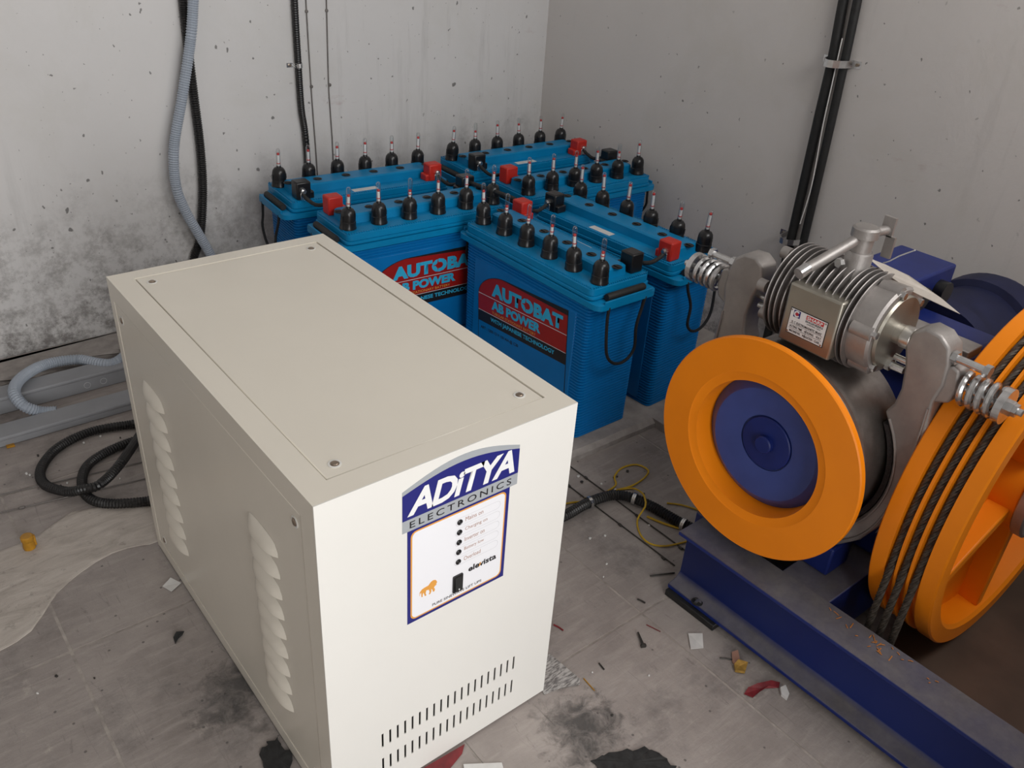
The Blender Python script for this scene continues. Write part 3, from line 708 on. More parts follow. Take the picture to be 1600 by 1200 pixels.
# brake arms
BX0, BX1 = .912, .957; BY = -.803
def arm_poly():
    P = [(.136, .640), (.142, .664), (.160, .676), (.184, .674), (.202, .660), (.210, .635), (.213, .600), (.207, .568), (.211, .525), (.2145, .480), (.213, .43), (.208, .37), (.194, .31), (.170, .262), (.135, .225), (.095, .205)]
    inner = []
    for k in range(15):
        a = math.radians(-58 + (40 + 58) * k / 14); inner.append((.183 * math.cos(a), AZ + .183 * math.sin(a)))
    return P + [(.085, .222)] + inner + [(.150, .535), (.153, .565), (.147, .605)]
def arm(s):
    P = arm_poly()
    fn = lambda u, v, w_: Lm((w_, BY + s * u, v))
    o = MB().prism(P, fn, BX0, BX1).build('brake_arm', 'cast', mc, bevel=.005, seg=3)
    # raised rib along the outer edge and inner edge
    rib = MB().tube([fn(u, v, BX0 - .001) for u, v in [(.203, .555), (.205, .50), (.206, .44), (.201, .37), (.187, .31), (.163, .265), (.13, .232)]], .0022, 8)
    rib.tube([fn((.188) * math.cos(math.radians(a)), AZ + .188 * math.sin(math.radians(a)), BX0 - .0008) for a in range(36, -52, -8)], .0022, 8)
    rib.build('cast_rib', 'cast', o)
    # outer hollow pocket side: web behind
    MB().prism([(.207, .55), (.222, .50), (.224, .44), (.218, .37), (.200, .30), (.18, .27), (.19, .31), (.2, .37), (.205, .44)], fn, BX0 + .028, BX1 + .004).build('arm_flange', 'cast', o, bevel=.003)
    MB().prism([(.19, .60), (.212, .635), (.226, .630), (.232, .600), (.226, .575), (.205, .565)], fn, BX0 + .004, BX1 - .002).build('spring_seat', 'cast', o, bevel=.004)
    ln = [(.1815 * math.cos(math.radians(a)), AZ + .1815 * math.sin(math.radians(a))) for a in range(-52, 36, 6)] + [(.1728 * math.cos(math.radians(a)), AZ + .1728 * math.sin(math.radians(a))) for a in range(34, -54, -6)]
    MB().prism(ln, fn, BX0 + .003, BX1 + .01).build('brake_lining', 'lining', o, smooth=False)
    # spring, rod, washers, nuts
    zc = .603; xc = .932
    rod = MB().cyl(fn(.12, zc, xc), fn(.322, zc, xc), .0058, n=12); rod.build('spring_rod', 'zinc', o)
    pts = []
    turns = 4.3; L0, L1 = .232, .290
    for k in range(int(turns * 16) + 1):
        a = 2 * math.pi * k / 16; pts.append(fn(L0 + (L1 - L0) * k / (turns * 16), zc + .0235 * math.sin(a), xc + .0235 * math.cos(a)))
    MB().tube(pts, .0050, 8, smooth=False).build('brake_spring', 'zinc', o)
    MB().cyl(fn(.290, zc, xc), fn(.301, zc, xc), .0285, n=28).build('washer', 'zinc', o)
    MB().hexa(fn(.301, zc, xc), fn(.309, zc, xc), .012).hexa(fn(.309, zc, xc), fn(.315, zc, xc), .0105).build('nut', 'zinc', o, smooth=False)
    # stop bolt higher up
    zb_, xb_ = .645, .925
    MB().hexa(fn(.206, zb_, xb_), fn(.214, zb_, xb_), .011).cyl(fn(.212, zb_, xb_), fn(.262, zb_, xb_), .0062, n=12).hexa(fn(.255, zb_, xb_), fn(.264, zb_, xb_), .0105).build('stop_bolt', 'zinc', o, smooth=False)
    MB().cyl(fn(.142, .588, .93), fn(.118, .588, .93), .0065, n=12).hexa(fn(.112, .588, .93), fn(.120, .588, .93), .011).build('adjusting_bolt', 'zinc', o, smooth=False)
    return o
arm(-1); arm(1)
MB().box(Lm((.9, 0, 0)).x, Lm((.97, 0, 0)).x, BY - .14 - AY, BY + .14 - AY, 0, .062).build('arm_bracket', 'bluepaint', mc, bevel=.004)
# electromagnet
MX, MZ = .930, .643
def mlathe(prof, n=48): return MB().lathe(prof, Lm((MX, -.700, MZ)), (0, -1, 0), n)
mag = mlathe([(0, .004), (.050, .004), (.062, .008), (.066, .014), (.066, .168), (.0725, .170), (.0735, .206), (.070, .210), (0, .210)]).build('brake_magnet', 'cast', mc)
fins = [.020, .030, .040] + [.052 + .0125 * k for k in range(7)] + [.140, .150, .160, .170]
f0 = None
for d_ in fins:
    if f0 is None:
        f0 = mlathe([(.064, -.0016), (.0815, -.0011), (.0825, 0), (.0815, .0011), (.064, .0016)], 56).build('cooling_fin', 'fin', mag); f0.location = (0, -d_, 0)
    else: c = f0.copy(); COL.objects.link(c); c.parent = mag; c.location = (0, -d_, 0)
mlathe([(0, .209), (.061, .209), (.062, .212), (.0595, .216), (0, .216)]).build('end_cap', 'plate', mag)
mlathe([(0, .214), (.017, .214), (.017, .229), (0, .229)], 28).build('plunger', 'steel', mag)
mlathe([(0, .226), (.0165, .226), (.0185, .228), (.0185, .243), (.017, .245), (0, .245)], 28).build('plunger_cap', 'steel', mag)
for a in (35, 100, 170, 235, 300):
    c_, s_ = math.cos(math.radians(a)), math.sin(math.radians(a))
    MB().hexa(Lm((MX + .066 * c_, -.908, MZ + .066 * s_)), Lm((MX + .066 * c_, -.916, MZ + .066 * s_)), .0065).build('cap_bolt', 'zinc', mag, smooth=False)
    MB().cyl(Lm((MX + .067 * c_, -.874, MZ + .067 * s_)), Lm((MX + .067 * c_, -.909, MZ + .067 * s_)), .012, n=14).build('bolt_boss', 'cast', mag)
    MB().cyl(Lm((MX + .060 * c_, -.706, MZ + .060 * s_)), Lm((MX + .060 * c_, -.690, MZ + .060 * s_)), .011, n=14).build('bolt_boss', 'cast', mag)
# cover plate with nameplate on the side facing the room
cvx = MX - .0835
cover = MB().box(*sum([[Lm((cvx, 0, 0)).x, Lm((MX - .05, 0, 0)).x], [-.858 - AY, -.760 - AY], [.588 - BT, .690 - BT]], [])).build('cover_plate', 'plate', mag, bevel=.004)
NF = lambda u, v, w_: Lm((cvx - w_, -.770 - u, v))     # u towards -y, v = z
npm = flat('magnet_nameplate', [(.003, .606), (.073, .606), (.073, .651), (.003, .651)], NF, 'blackprint', mc, 0, .0006)
flat('plate_face', [(.0042, .6072), (.0718, .6072), (.0718, .6498), (.0042, .6498)], NF, 'white', npm, .0006, .0008)
flat('emblem_field', [(.010, .6365), (.0225, .6365), (.0225, .6485), (.010, .6485)], NF, 'navy', npm, .0008, .0010)
def ringp(cu, cv, r0, r1, a0, a1, n=14): return [(cu + r1 * math.cos(math.radians(a0 + (a1 - a0) * k / n)), cv + r1 * math.sin(math.radians(a0 + (a1 - a0) * k / n))) for k in range(n + 1)] + [(cu + r0 * math.cos(math.radians(a1 + (a0 - a1) * k / n)), cv + r0 * math.sin(math.radians(a1 + (a0 - a1) * k / n))) for k in range(n + 1)]
flat('emblem_ring', ringp(.0162, .6425, .0032, .0056, 40, 330), NF, 'white', npm, .0010, .0012)
flat('emblem_mark', ringp(.0162, .6425, .0010, .0028, 30, 330), NF, 'redmark', npm, .0010, .0012)
flat('emblem_bar', [(.0162, .6418), (.0195, .6418), (.0195, .6432), (.0162, .6432)], NF, 'redmark', npm, .0010, .0012)
flat('brand_field', [(.034, .6405), (.0665, .6405), (.0665, .6480), (.034, .6480)], NF, 'redmark', npm, .0008, .0010)
text('lettering', 'SHARP', NF, (.0355, .6415, .065, .6468), 'white', npm, bold=.03, depth=.0012)
text('lettering', 'ENGINEERS', NF, (.034, .6360, .0665, .6395), 'blackprint', npm, bold=.02, depth=.0011)
text('lettering', 'AHMEDABAD - INDIA', NF, (.037, .6325, .063, .6348), 'blackprint', npm, depth=.0011)
text('lettering', 'D. C. ELECTROMAGNETIC BRAKE', NF, (.010, .6255, .0665, .6295), 'blackprint', npm, bold=.02, depth=.0011)
for v in (.6238, .6158): flat('plate_line', [(.007, v), (.069, v), (.069, v + .0005), (.007, v + .0005)], NF, 'blackprint', npm, .0008, .0010)
text('lettering', 'ACTING TIME    HOLDING    VOLT', NF, (.008, .6178, .068, .6218), 'blackprint', npm, bold=.02, depth=.0011)
text('lettering', 'MACHINE NO.    INSULATION    CLASS', NF, (.0095, .6098, .0665, .6138), 'blackprint', npm, bold=.02, depth=.0011)
flat('plate_line', [(.0385, .6085), (.0390, .6085), (.0390, .6238), (.0385, .6238)], NF, 'blackprint', npm, .0008, .0010)
for u, v in ((.0062, .6095), (.0698, .6095), (.0062, .6475), (.0698, .6475)): MB().cyl(NF(u, v, .0006), NF(u, v, .0018), .0016, n=10).build('rivet', 'zinc', npm)
# release lever on top
LY = -.818
boss = MB().lathe([(.030, 0), (.026, .012), (.0215, .02), (.0215, .042), (.0195, .046), (0, .046)], Lm((MX, LY, MZ + .058)), (0, 0, 1), 28).build('lever_boss', 'cast', mc)
lev = MB().lathe([(0, .0), (.0165, 0), (.0165, .022), (.0215, .024), (.0215, .038), (.018, .041), (0, .042)], Lm((MX, LY, MZ + .104)), (0, 0, 1), 28).build('release_lever', 'cast', mc)
MB().tube([Lm((MX - .01, LY + .004, .768)), Lm((MX - .06, LY + .012, .750)), Lm((MX - .115, LY + .020, .732))], .0088, 14, step=.02).build('lever_rod', 'cast', lev)
MB().cyl(Lm((MX - .110, LY + .0195, .734)), Lm((MX - .128, LY + .022, .727)), .0095, n=14).build('lever_tip', 'zinc', lev)
MB().tube([Lm((MX + .01, LY - .003, .776)), Lm((MX + .055, LY - .010, .776))], .008, 14, step=.02).build('lever_rod', 'cast', lev)
lv = Lm((MX + .050, LY - .010, .774))
MB().box(lv.x - .003, lv.x + .003, lv.y - .010, lv.y + .010, lv.z - .008, lv.z + .024).build('lever_flag', 'cast', lev, smooth=False)
MB().box(lv.x - .003, lv.x + .003, lv.y - .017, lv.y - .001, lv.z - .042, lv.z - .006).build('lever_flag', 'cast', lev, smooth=False)
MB().hexa(Lm((MX - .026, LY + .012, .728)), Lm((MX - .034, LY + .014, .728)), .008).build('lock_bolt', 'zinc', lev, smooth=False)
# gearbox housing and motor behind
gx0, gx1 = 1.02, 1.375
G = lambda u, v, w_: Lm((u, w_, v))
hp = [(gx0, BT), (gx1, BT), (gx1, .36), (gx1 - .01, .45), (gx1 - .06, .53), (gx1 - .13, .565), (gx0 + .13, .565), (gx0 + .06, .53), (gx0 + .01, .45), (gx0, .36)]
gb = MB().prism(hp, G, -.965, -.665).build('gearbox', 'bluepaint', mc, bevel=.012, seg=3)
MB().box(*[c for p_ in (((gx0 + .035, gx0 + .085)),) for c in (p_[0] - 1.0, p_[1] - 1.0)], -.985 - AY, -.845 - AY, .600 - BT - .025, .612 - BT - .010).build('clamp_bar', 'cast', gb, bevel=.002)
MB().hexa(Lm((gx0 + .06, -.93, .600)), Lm((gx0 + .06, -.93, .612)), .014).build('clamp_bolt', 'cast', gb, smooth=False)
MB().box(gx0 + .03 - 1, gx0 + .095 - 1, -.99 - AY, -.86 - AY, .53 - BT, .587 - BT).build('bearing_cap', 'bluepaint', gb, bevel=.006)
MB().lathe([(0, 0), (.06, 0), (.06, .012), (.035, .014), (0, .014)], Lm((gx0 + .17, -.965, .45)), (0, -1, 0), 28).build('inspection_cover', 'bluepaint', gb)
mot = MB().lathe([(0, 0), (.135, 0), (.135, .04), (.120, .045), (.120, .20), (.135, .205), (.135, .27), (.125, .30), (.09, .32), (0, .325)], X(1.375), (1, 0, 0), 48).build('motor', 'motor', mc)
MB().box(1.130 - 1, 1.345 - 1, -.81 - AY, -.69 - AY, .565 - BT, .632 - BT).build('terminal_box', 'bluepaint', mc, bevel=.005)
MB().cyl(Lm((1.2, -.81, .60)), Lm((1.2, -.83, .60)), .022).build('cable_gland', 'black', mc)
MB().cyl(Lm((1.29, -.81, .59)), Lm((1.29, -.83, .59)), .022).build('cable_gland', 'black', mc)
# sheave
SXC, SZC, SR = 1.197, .354, .319
prof = []
ys = [-1.05, -1.072, -1.094]
yb_, yf_ = -1.014, -1.130
prof += [(.085, yb_ + .0), (.296, yb_), (.328, yb_), (.330, yb_ - .002)]
for y in ys:
    prof += [(.330, y + .0085), (.323, y + .0080)]
    for a in range(0, 181, 30): prof.append((.3195 - .0072 * math.sin(math.radians(a)), y + .0072 * math.cos(math.radians(a))))
    prof += [(.323, y - .0080), (.330, y - .0085)]
prof += [(.330, yf_ + .003), (.327, yf_), (.298, yf_), (.292, yf_ + .006), (.288, -1.082), (.085, -1.082), (.085, yf_ + .004), (.078, yf_ - .004), (.0, yf_ - .004)]
sv = MB().lathe([(r, -(y)) for r, y in prof], Lm((SXC, 0, SZC)), (0, -1, 0), 128).build('sheave', 'orange', mc, angle=28)
for k in range(5):
    a = 2 * math.pi * k / 5 + .95; dx, dz = math.cos(a), math.sin(a); px_, pz_ = -dz, dx
    P = [(SXC + dx * r + px_ * s * .011, SZC + dz * r + pz_ * s * .011) for r, s in ((.082, -1), (.292, -1), (.292, 1), (.082, 1))]
    MB().prism(P, G, -1.075, -1.120).build('spoke_rib', 'orange', sv, bevel=.003)
MB().lathe([(0, 1.128), (.090, 1.128), (.092, 1.130), (.092, 1.146), (.088, 1.149), (.055, 1.149), (.052, 1.140), (0, 1.140)], Lm((SXC, 0, SZC)), (0, -1, 0), 40).build('hub_ring', 'cast', sv)
MB().lathe([(0, 1.13), (.040, 1.13), (.040, 1.175), (.036, 1.180), (0, 1.180)], Lm((SXC, 0, SZC)), (0, -1, 0), 32).build('shaft_end', 'steel', sv)
MB().cyl(Lm((SXC, -.95, SZC)), Lm((SXC, -1.02, SZC)), .05).build('sheave_shaft', 'steel', mc)
# hoist ropes: twisted strands over the sheave and down through the floor slot
def rope(y, idx):
    path = []
    xl = SXC - SR; xr = SXC + SR
    path += [Vector((xl + .0, y, -.02)), Vector((xl, y, .12)), Vector((xl, y, .25))]
    for k in range(0, 25): 
        a = math.pi - math.pi * k / 24; path.append(Vector((SXC + SR * math.cos(a), y, SZC + SR * math.sin(a))))
    path += [Vector((xr, y, .25)), Vector((xr, y, .1)), Vector((xr, y, -.02))]
    P = spline(path, .0035)
    root = thing('hoist_rope', ('greasy wire rope in the sheave groove nearest the brake arm', 'greasy wire rope in the middle groove of the orange sheave', 'greasy wire rope in the sheave groove nearest its spoked face')[idx], 'rope', (xl, y, 0), group='wire ropes in the sheave grooves')
    n = 6; T = [(P[min(i + 1, len(P) - 1)] - P[max(i - 1, 0)]).normalized() for i in range(len(P))]
    yy = Vector((0, 1, 0)); off = Vector((xl, y, 0))
    for s in range(n):
        m = MB(); pts = []
        for i, p in enumerate(P):
            v = T[i].cross(yy).normalized(); a = 2 * math.pi * s / n + i * .0035 / .045 * 2 * math.pi
            pts.append(p + yy * (.0042 * math.cos(a)) + v * (.0042 * math.sin(a)) - off)
        m.tube(pts, .0024, 5, smooth=False).build('strand', 'wirerope', root)
for i, y in enumerate(ys): rope(y, i)
# slot in the floor under the ropes
tag(MB().box(SXC - SR - .02, SXC - SR + .022, -1.115, -1.028, -.001, .0006).build('rope_slot', 'dark', None, smooth=False), 'dark floor slot where the wire ropes pass through', 'slot')
tag(MB().box(SXC + SR - .022, SXC + SR + .022, -1.115, -1.028, -.001, .0006).build('rope_slot', 'dark', None, smooth=False), 'dark rope slot in the floor behind the sheave', 'slot')
# paper tag tied to the release lever
tg = thing('paper_tag', 'long white paper tag hanging from the brake release lever', 'tag', (1.0, -.86, .70))
tp_ = [onx(q, x) for q, x in (((1348, 397), .955), ((1366, 407), .962), ((1384, 414), .966), ((1420, 431), .966), ((1470, 466), .962), ((1500, 491), .956), ((1438, 462), .952), ((1418, 452), .950), ((1384, 427), .952))]
base = Vector((1.0, -.86, .70))
nrm = Vector((-.25, -.3, .9)).normalized()
vs = [p - base for p in tp_] + [p - base + nrm * .0008 for p in tp_]; n = len(tp_)
MB().add(vs, [tuple(range(n)), tuple(range(n, 2 * n))] + [(i, (i + 1) % n, n + (i + 1) % n, n + i) for i in range(n)]).build('tag_card', 'tagcard', tg, smooth=False)
MB().tube([onx(q, .975) - base for q in ((1380, 411), (1390, 408), (1405, 400), (1430, 391))], .0012, 6).build('tie_string', 'paper', tg)

# ================================================================== conduits, wires and trunking
def hose(name, pts, r, mat, lab, cat, rib=.18, pitch=.006, group=None, n=12):
    o = MB().tube(pts, r, n, rib=rib, pitch=pitch).build(name, mat, None, smooth=False)
    return tag(o, lab, cat, group)
yc = WB - .014
pts = [ony(q, yc) for q in ((272, -160), (281, -60), (286, 0), (291, 50), (303, 150), (313, 230), (317, 300), (313, 370), (303, 405))]
e = pts[-1]; pts += [Vector((e.x - .02, yc - .03, .14)), Vector((e.x - .05, yc - .06, .065)), Vector((e.x - .09, yc - .085, .046)), Vector((e.x - .14, yc - .09, .045))]
hose('flexible_conduit', pts, .0125, 'blackhose', 'black corrugated conduit hanging on the back wall, crossing behind the grey one', 'conduit')
yg = WB - .042
pts = [ony(q, yg) for q in ((310, -160), (305, -60), (302, 0), (298, 60), (285, 150), (272, 230), (275, 290), (290, 330), (310, 365), (330, 400))]
e = pts[-1]; pts += [Vector((e.x + .02, yg - .01, .13)), Vector((e.x - .01, yg - .01, .065)), Vector((e.x - .12, yg - .01, .048))]
e2 = [onz(q, zz) for q, zz in (((183, 565), .045), ((120, 562), .047), ((70, 570), .056), ((34, 590), .064), ((22, 612), .064), ((36, 633), .046), ((62, 643), .022), ((88, 643), .016))]
e2 = [Vector((p.x, min(p.y, WB - .02), p.z)) for p in e2]
hose('flexible_conduit', pts + [Vector((.30, .88, .047))] + e2, .0145, 'greyhose', 'grey corrugated conduit snaking down the back wall onto the floor', 'conduit')
# coil of black hose on the floor left of the cabinet
z = .0115
c1 = [onz(q, z) for q in ((240, 660), (205, 663), (140, 675), (90, 700), (64, 733), (70, 757))] + [onz((104, 768), z + .009), onz((131, 764), z + .0245)]
c2 = [onz(q, z + .024) for q in ((157, 756), (190, 722))] + [onz(q, z + .004) for q in ((214, 668),)]
c2[-1] = Vector((.13, .44, z))
hose('coiled_conduit', c1 + c2, .0112, 'blackhose', 'black corrugated hose loop on the floor, the wider loop', 'conduit', group=None)
c3 = [onz(q, z) for q in ((250, 680), (205, 690), (158, 711), (132, 735), (131, 768))]
c3[3].z = z; c3 += [onz(q, z) for q in ((160, 786), (230, 783), (270, 770))]
hose('coiled_conduit', c3, .0112, 'blackhose', 'black corrugated hose bend on the floor, the smaller bend nearest the screed', 'conduit')
# straight black conduit on the back wall with saddle clip
yk = WB - .011
pts = [ony(q, yk) for q in ((455, -120), (460, 0), (466, 100), (471, 170), (479, 232))]; pts.append(Vector((pts[-1].x + .005, yk, .05)))
hose('wall_conduit', pts, .0100, 'blackhose', 'thin straight black conduit clipped to the back wall', 'conduit', rib=.08, pitch=.006)
def saddle(name, c, axis, r, wid, lab, side=-1, lugs=(1, 1), nrm=(0, -1, 0)):
    """metal saddle around a wall pipe; axis: wall-parallel horizontal unit, nrm: off the wall"""
    c = Vector(c); a = Vector(axis); nn = Vector(nrm); up = Vector((0, 0, 1)); m = MB(); P = []
    path = [(-r - .022, 0)] if lugs[0] else []
    path += [(-r - .001, 0)]
    for k in range(9): an = math.pi - math.pi * k / 8; path.append(((r + .001) * math.cos(an), (r * 2 - .006) * math.sin(an) + .006))
    path += [(r + .001, 0)] + ([(r + .022, 0)] if lugs[1] else [])
    out = [c + a * u + nn * (v + .0012) for u, v in path]; n = len(out)
    vs = []
    for p in out: vs += [p - up * wid / 2, p + up * wid / 2]
    inn = [c + a * u * .94 + nn * max(0, v - .0012) for u, v in path]
    for p in inn: vs += [p - up * wid / 2, p + up * wid / 2]
    fs = []
    for i in range(n - 1):
        fs += [(2 * i, 2 * i + 1, 2 * i + 3, 2 * i + 2), (2 * n + 2 * i, 2 * n + 2 * i + 2, 2 * n + 2 * i + 3, 2 * n + 2 * i + 1), (2 * i, 2 * i + 2, 2 * n + 2 * i + 2, 2 * n + 2 * i), (2 * i + 1, 2 * n + 2 * i + 1, 2 * n + 2 * i + 3, 2 * i + 3)]
    t = thing(name, lab, 'clip', tuple(c))
    MB().add([Vector(v) - c for v in vs], fs).build('saddle_band', 'zinc', t, smooth=False)
    for k, s in ((0, -1), (1, 1)):
        if lugs[k]:
            p = a * (s * (r + .013)) + nn * .001; MB().cyl(p, p + nn * .005, .004, n=10).build('clip_screw', 'screw', t)
    return t
pc = ony((467, 102), yk); saddle('saddle_clip', (pc.x, WB, pc.z), (1, 0, 0), .0108, .012, 'bright metal saddle clip on the thin black wall conduit', lugs=(1, 0))
# two bare wires down the back wall
for q, lab in ((((476, -60), (478, 0), (487, 150), (496, 272)), 'bare thin wire running down the back wall beside the black conduit'), (((508, -60), (510, 0), (514, 145), (519, 215)), 'bare thin wire running down the back wall, farther from the conduit')):
    pts = [ony(p, WB - .003) for p in q]; pts.append(Vector((pts[-1].x, WB - .003, .03)))
    t = thing('earth_wire', lab, 'wire', (pts[-1].x, WB, .03)); b0 = t.location
    MB().tube([p - b0 for p in pts], .0018, 6, step=.05).build('wire', 'wire', t)
    for k, zz in enumerate((.86, .655)):
        pp = pts[1].lerp(pts[3], (pts[1].z - zz) / (pts[1].z - pts[3].z)) - b0
        MB().lathe([(0, 0), (.005, .001), (.005, .003), (0, .006)], pp + Vector((0, .003, 0)), (0, -1, 0), 10).build('wire_staple', 'wire', t)
# pair of black pipes on the right wall
for q, rr, lab in ((((1338, -90), (1318, 0), (1300, 95), (1280, 180), (1255, 290), (1232, 390), (1222, 430)), .0125, 'black pipe on the right wall, the one nearer the room corner'), (((1358, -90), (1340, 0), (1320, 95), (1299, 190), (1276, 290), (1252, 392), (1243, 430)), .0110, 'black pipe on the right wall, the one farther from the room corner')):
    pts = [onx(p, WR - .014) for p in q]; pts.append(Vector((WR - .014, pts[-1].y, .04)))
    tag(MB().tube(pts, rr, 14, step=.03).build('wall_pipe', 'rubber'), lab, 'pipe', None)
pc = onx((1311, 97), WR - .014); saddle('saddle_clip', (WR, pc.y, pc.z), (0, -1, 0), .032, .018, 'wide metal saddle clip across both black wall pipes', lugs=(1, 1), nrm=(-1, 0, 0))
pc = onx((1240, 372), WR - .014); saddle('saddle_clip', (WR, pc.y, pc.z), (0, -1, 0), .032, .016, 'dull lower saddle clip on both wall pipes above the brake', lugs=(1, 0), nrm=(-1, 0, 0))
# pale pulled string between the two pipes
pts = [onx(p, WR - .030) for p in ((1316, 60), (1297, 145), (1285, 200), (1268, 290), (1250, 350))]
tag(MB().tube(pts, .0016, 6).build('draw_wire', 'paper'), 'pale draw wire tucked between the two black wall pipes', 'wire')
# grey trunkings on the floor
def trunk(yf, dpt, h, x0, x1, rz, lab, caps):
    t = thing('cable_trunking', lab, 'trunking', ((x0 + x1) / 2, yf, 0), rz); L = (x1 - x0) / 2
    MB().box(-L, L, 0, dpt, 0, h - .006).build('trunking_base', 'trunk', t, bevel=.002, seg=1)
    MB().box(-L, L, -.0015, dpt + .0015, h - .010, h).build('trunking_cover', 'trunk', t, bevel=.003, seg=2)
    for cx in caps: MB().lathe([(.0085, 0), (.0085, .0010), (.0076, .0010), (.0076, 0)], (cx - (x0 + x1) / 2, 0.0, h * .42), (0, -1, 0), 18).build('knockout_ring', 'palegrey', t)
trunk(.684, .060, .046, -1.3, .50, .0, 'grey cable trunking on the floor nearest the back wall', (.06, .10))
trunk(.536, .062, .026, -1.3, .47, .0, 'low grey cable trunking on the floor in front of the black hose coil', ())
# conduit from cabinet to the machine with metal rings
z = .0135
hp_ = [Vector((.62, -.40, z)), Vector((.70, -.412, z))] + [onz(q, z) for q in ((884, 805), (920, 785), (955, 774), (985, 777), (1020, 792), (1060, 815), (1092, 829))]; hp_.append(Vector((1.0, -.70, z))); hp_.append(Vector((1.0, -.80, z + .0)))
t = thing('machine_conduit', 'black corrugated conduit with metal rings between cabinet and machine', 'conduit', (.9, -.42, 0))
b0 = t.location
P_ = [p - b0 for p in hp_]
MB().tube(P_[:-1], .0125, 12, rib=.18, pitch=.006).build('conduit_hose', 'blackhose', t, smooth=False)
for q in ((921, 787), (991, 777), (1070, 818)):
    c = onz(q, z) - b0; i = min(range(len(P_) - 1), key=lambda k: (P_[k] - c).length); S = spline(P_, .01); j = min(range(1, len(S) - 1), key=lambda k: (S[k] - c).length)
    d = (S[j + 1] - S[j - 1]).normalized(); MB().lathe([(.0130, -.004), (.0145, -.004), (.0145, -.0005), (.0138, 0), (.0145, .0005), (.0145, .004), (.0130, .004)], S[j], d, 18).build('metal_ring', 'zinc', t)
# yellow wires
yl = [(884, 787), (910, 783), (940, 772), (962, 758), (960, 745), (972, 731), (995, 726), (1013, 735), (1005, 748), (985, 760), (962, 766)]
w1 = [onz(q, .003) for q in yl] + [onz(q, .004) for q in ((988, 763),)]
w1 += [onz(q, zq) for q, zq in (((1003, 770), .020), ((1008, 780), .031), ((1008, 792), .028), ((996, 812), .003), ((1000, 834), .003), ((1015, 849), .003), ((1040, 853), .003), ((1078, 845), .003))]
tag(MB().tube([Vector((.70, -.36, .003))] + w1, .0022, 6).build('yellow_wire', 'yellow'), 'long yellow wire looping across the black conduit on the floor', 'wire')
w2 = [onz(q, .003) for q in ((1011, 807), (1040, 819), (1074, 829))]
tag(MB().tube(w2, .0026, 6).build('yellow_wire', 'yellow'), 'short straight yellow wire end beside the conduit', 'wire')
w3 = [onz(q, .003) for q in ((1042, 786), (1065, 789), (1092, 797))]
tag(MB().tube(w3, .0020, 6).build('yellow_wire', 'yellow'), 'yellow wire under the flywheel behind the conduit', 'wire')
# taut steel wires on the floor
for (a, b_), lab, kn in ((((-90, 794), (240, 718)), 'bare wire along the floor under the hose loop, farther from the screed', (64, 763)), (((-90, 822), (240, 745)), 'bare wire along the floor under the hose loop, nearer the screed', (34, 792))):
    p, q = onz(a, .002), onz(b_, .002); t = thing('floor_wire', lab, 'wire', tuple((p + q) / 2)); c = (p + q) / 2; k = onz(kn, .003); k = p + (q - p) * ((k - p).dot(q - p) / (q - p).length_squared)
    MB().tube([p - c, q - c], .0014, 6, step=.1).build('wire', 'wire', t); MB().lathe([(0, -.008), (.003, -.005), (.0035, 0), (.003, .005), (0, .008)], k - c, (q - p), 8).build('twist', 'wire', t)
for xx, lab in ((.838, 'dark floor wire running to the machine frame, nearer the cabinet'), (.893, 'dark floor wire running to the machine frame, farther from the cabinet')):
    t = thing('floor_wire', lab, 'wire', (xx, -.45, .002))
    MB().tube([Vector((0, .30, 0)), Vector((.002, 0, 0)), Vector((.004, -.21, 0))], .0016, 6, step=.05).build('wire', 'nail', t)
    for yy in (.12, -.05, -.18): MB().lathe([(0, -.006), (.003, -.004), (.0033, 0), (.003, .004), (0, .006)], (.001, yy, .0005), (0, 1, .1), 8).build('twist', 'nail', t)
# steel angle leaning by the right wall
p0 = onx((1548, 560), 1.72); p1 = onx((1584, 468), 1.72)
d = (p1 - p0).normalized()
ag = thing('angle_bar', 'grey steel angle bar standing by the right wall behind the sheave', 'bar', (1.72, p0.y, 0))
top_z = p1.z
MB().box(-.003, .003, -.022, .022, 0, top_z).box(-.003, .040, -.022, -.016, 0, top_z).build('angle_section', 'cast', ag, smooth=False)

# ================================================================== litter on the floor
def sheet(name, px, mat, lab, cat, z=.0012, lift=(), group=None, zb=0):
    P = [onz(q, zb) for q in px]; c = sum(P, Vector((0, 0, 0))) / len(P); n = len(P); vs = []
    for i, p in enumerate(P): vs.append(p - c + Vector((0, 0, .0004 + (lift[i] if i < len(lift) else 0))))
    vs2 = [v + Vector((0, 0, z)) for v in vs]
    m = MB(); cc = Vector((0, 0, .0012)); m.add(vs + vs2 + [cc, cc + Vector((0, 0, z))], [(i, (i + 1) % n, n + (i + 1) % n, n + i) for i in range(n)] + [((i + 1) % n, i, 2 * n) for i in range(n)] + [(n + i, n + (i + 1) % n, 2 * n + 1) for i in range(n)])
    o = m.build(name, mat, None, smooth=False); o.location = c; return tag(o, lab, cat, group)
sheet('paper_scrap', [(254, 917), (267, 905), (283, 912), (268, 926)], 'paper', 'small white paper scrap beside the louvred cabinet side', 'paper', lift=(0, .003, .001, .002))
sheet('paper_scrap', [(1075, 991), (1097, 992), (1099, 1013), (1079, 1016)], 'paper', 'creased translucent paper scrap beside the beam end', 'paper', lift=(.001, .003, 0, .002))
sheet('newspaper_scrap', [(850, 1020), (862, 1025), (906, 1064), (905, 1072), (878, 1075), (850, 1086), (838, 1060)], 'news', 'torn newspaper scrap tucked beside the cabinet front corner', 'newspaper', lift=(0, 0, .004, .003, .001, 0, 0))
sheet('paper_scrap', [(724, 1196), (784, 1193), (790, 1215), (728, 1222)], 'paper', 'white paper strip on the floor in front of the cabinet', 'paper', lift=(.002, .001, 0, 0))
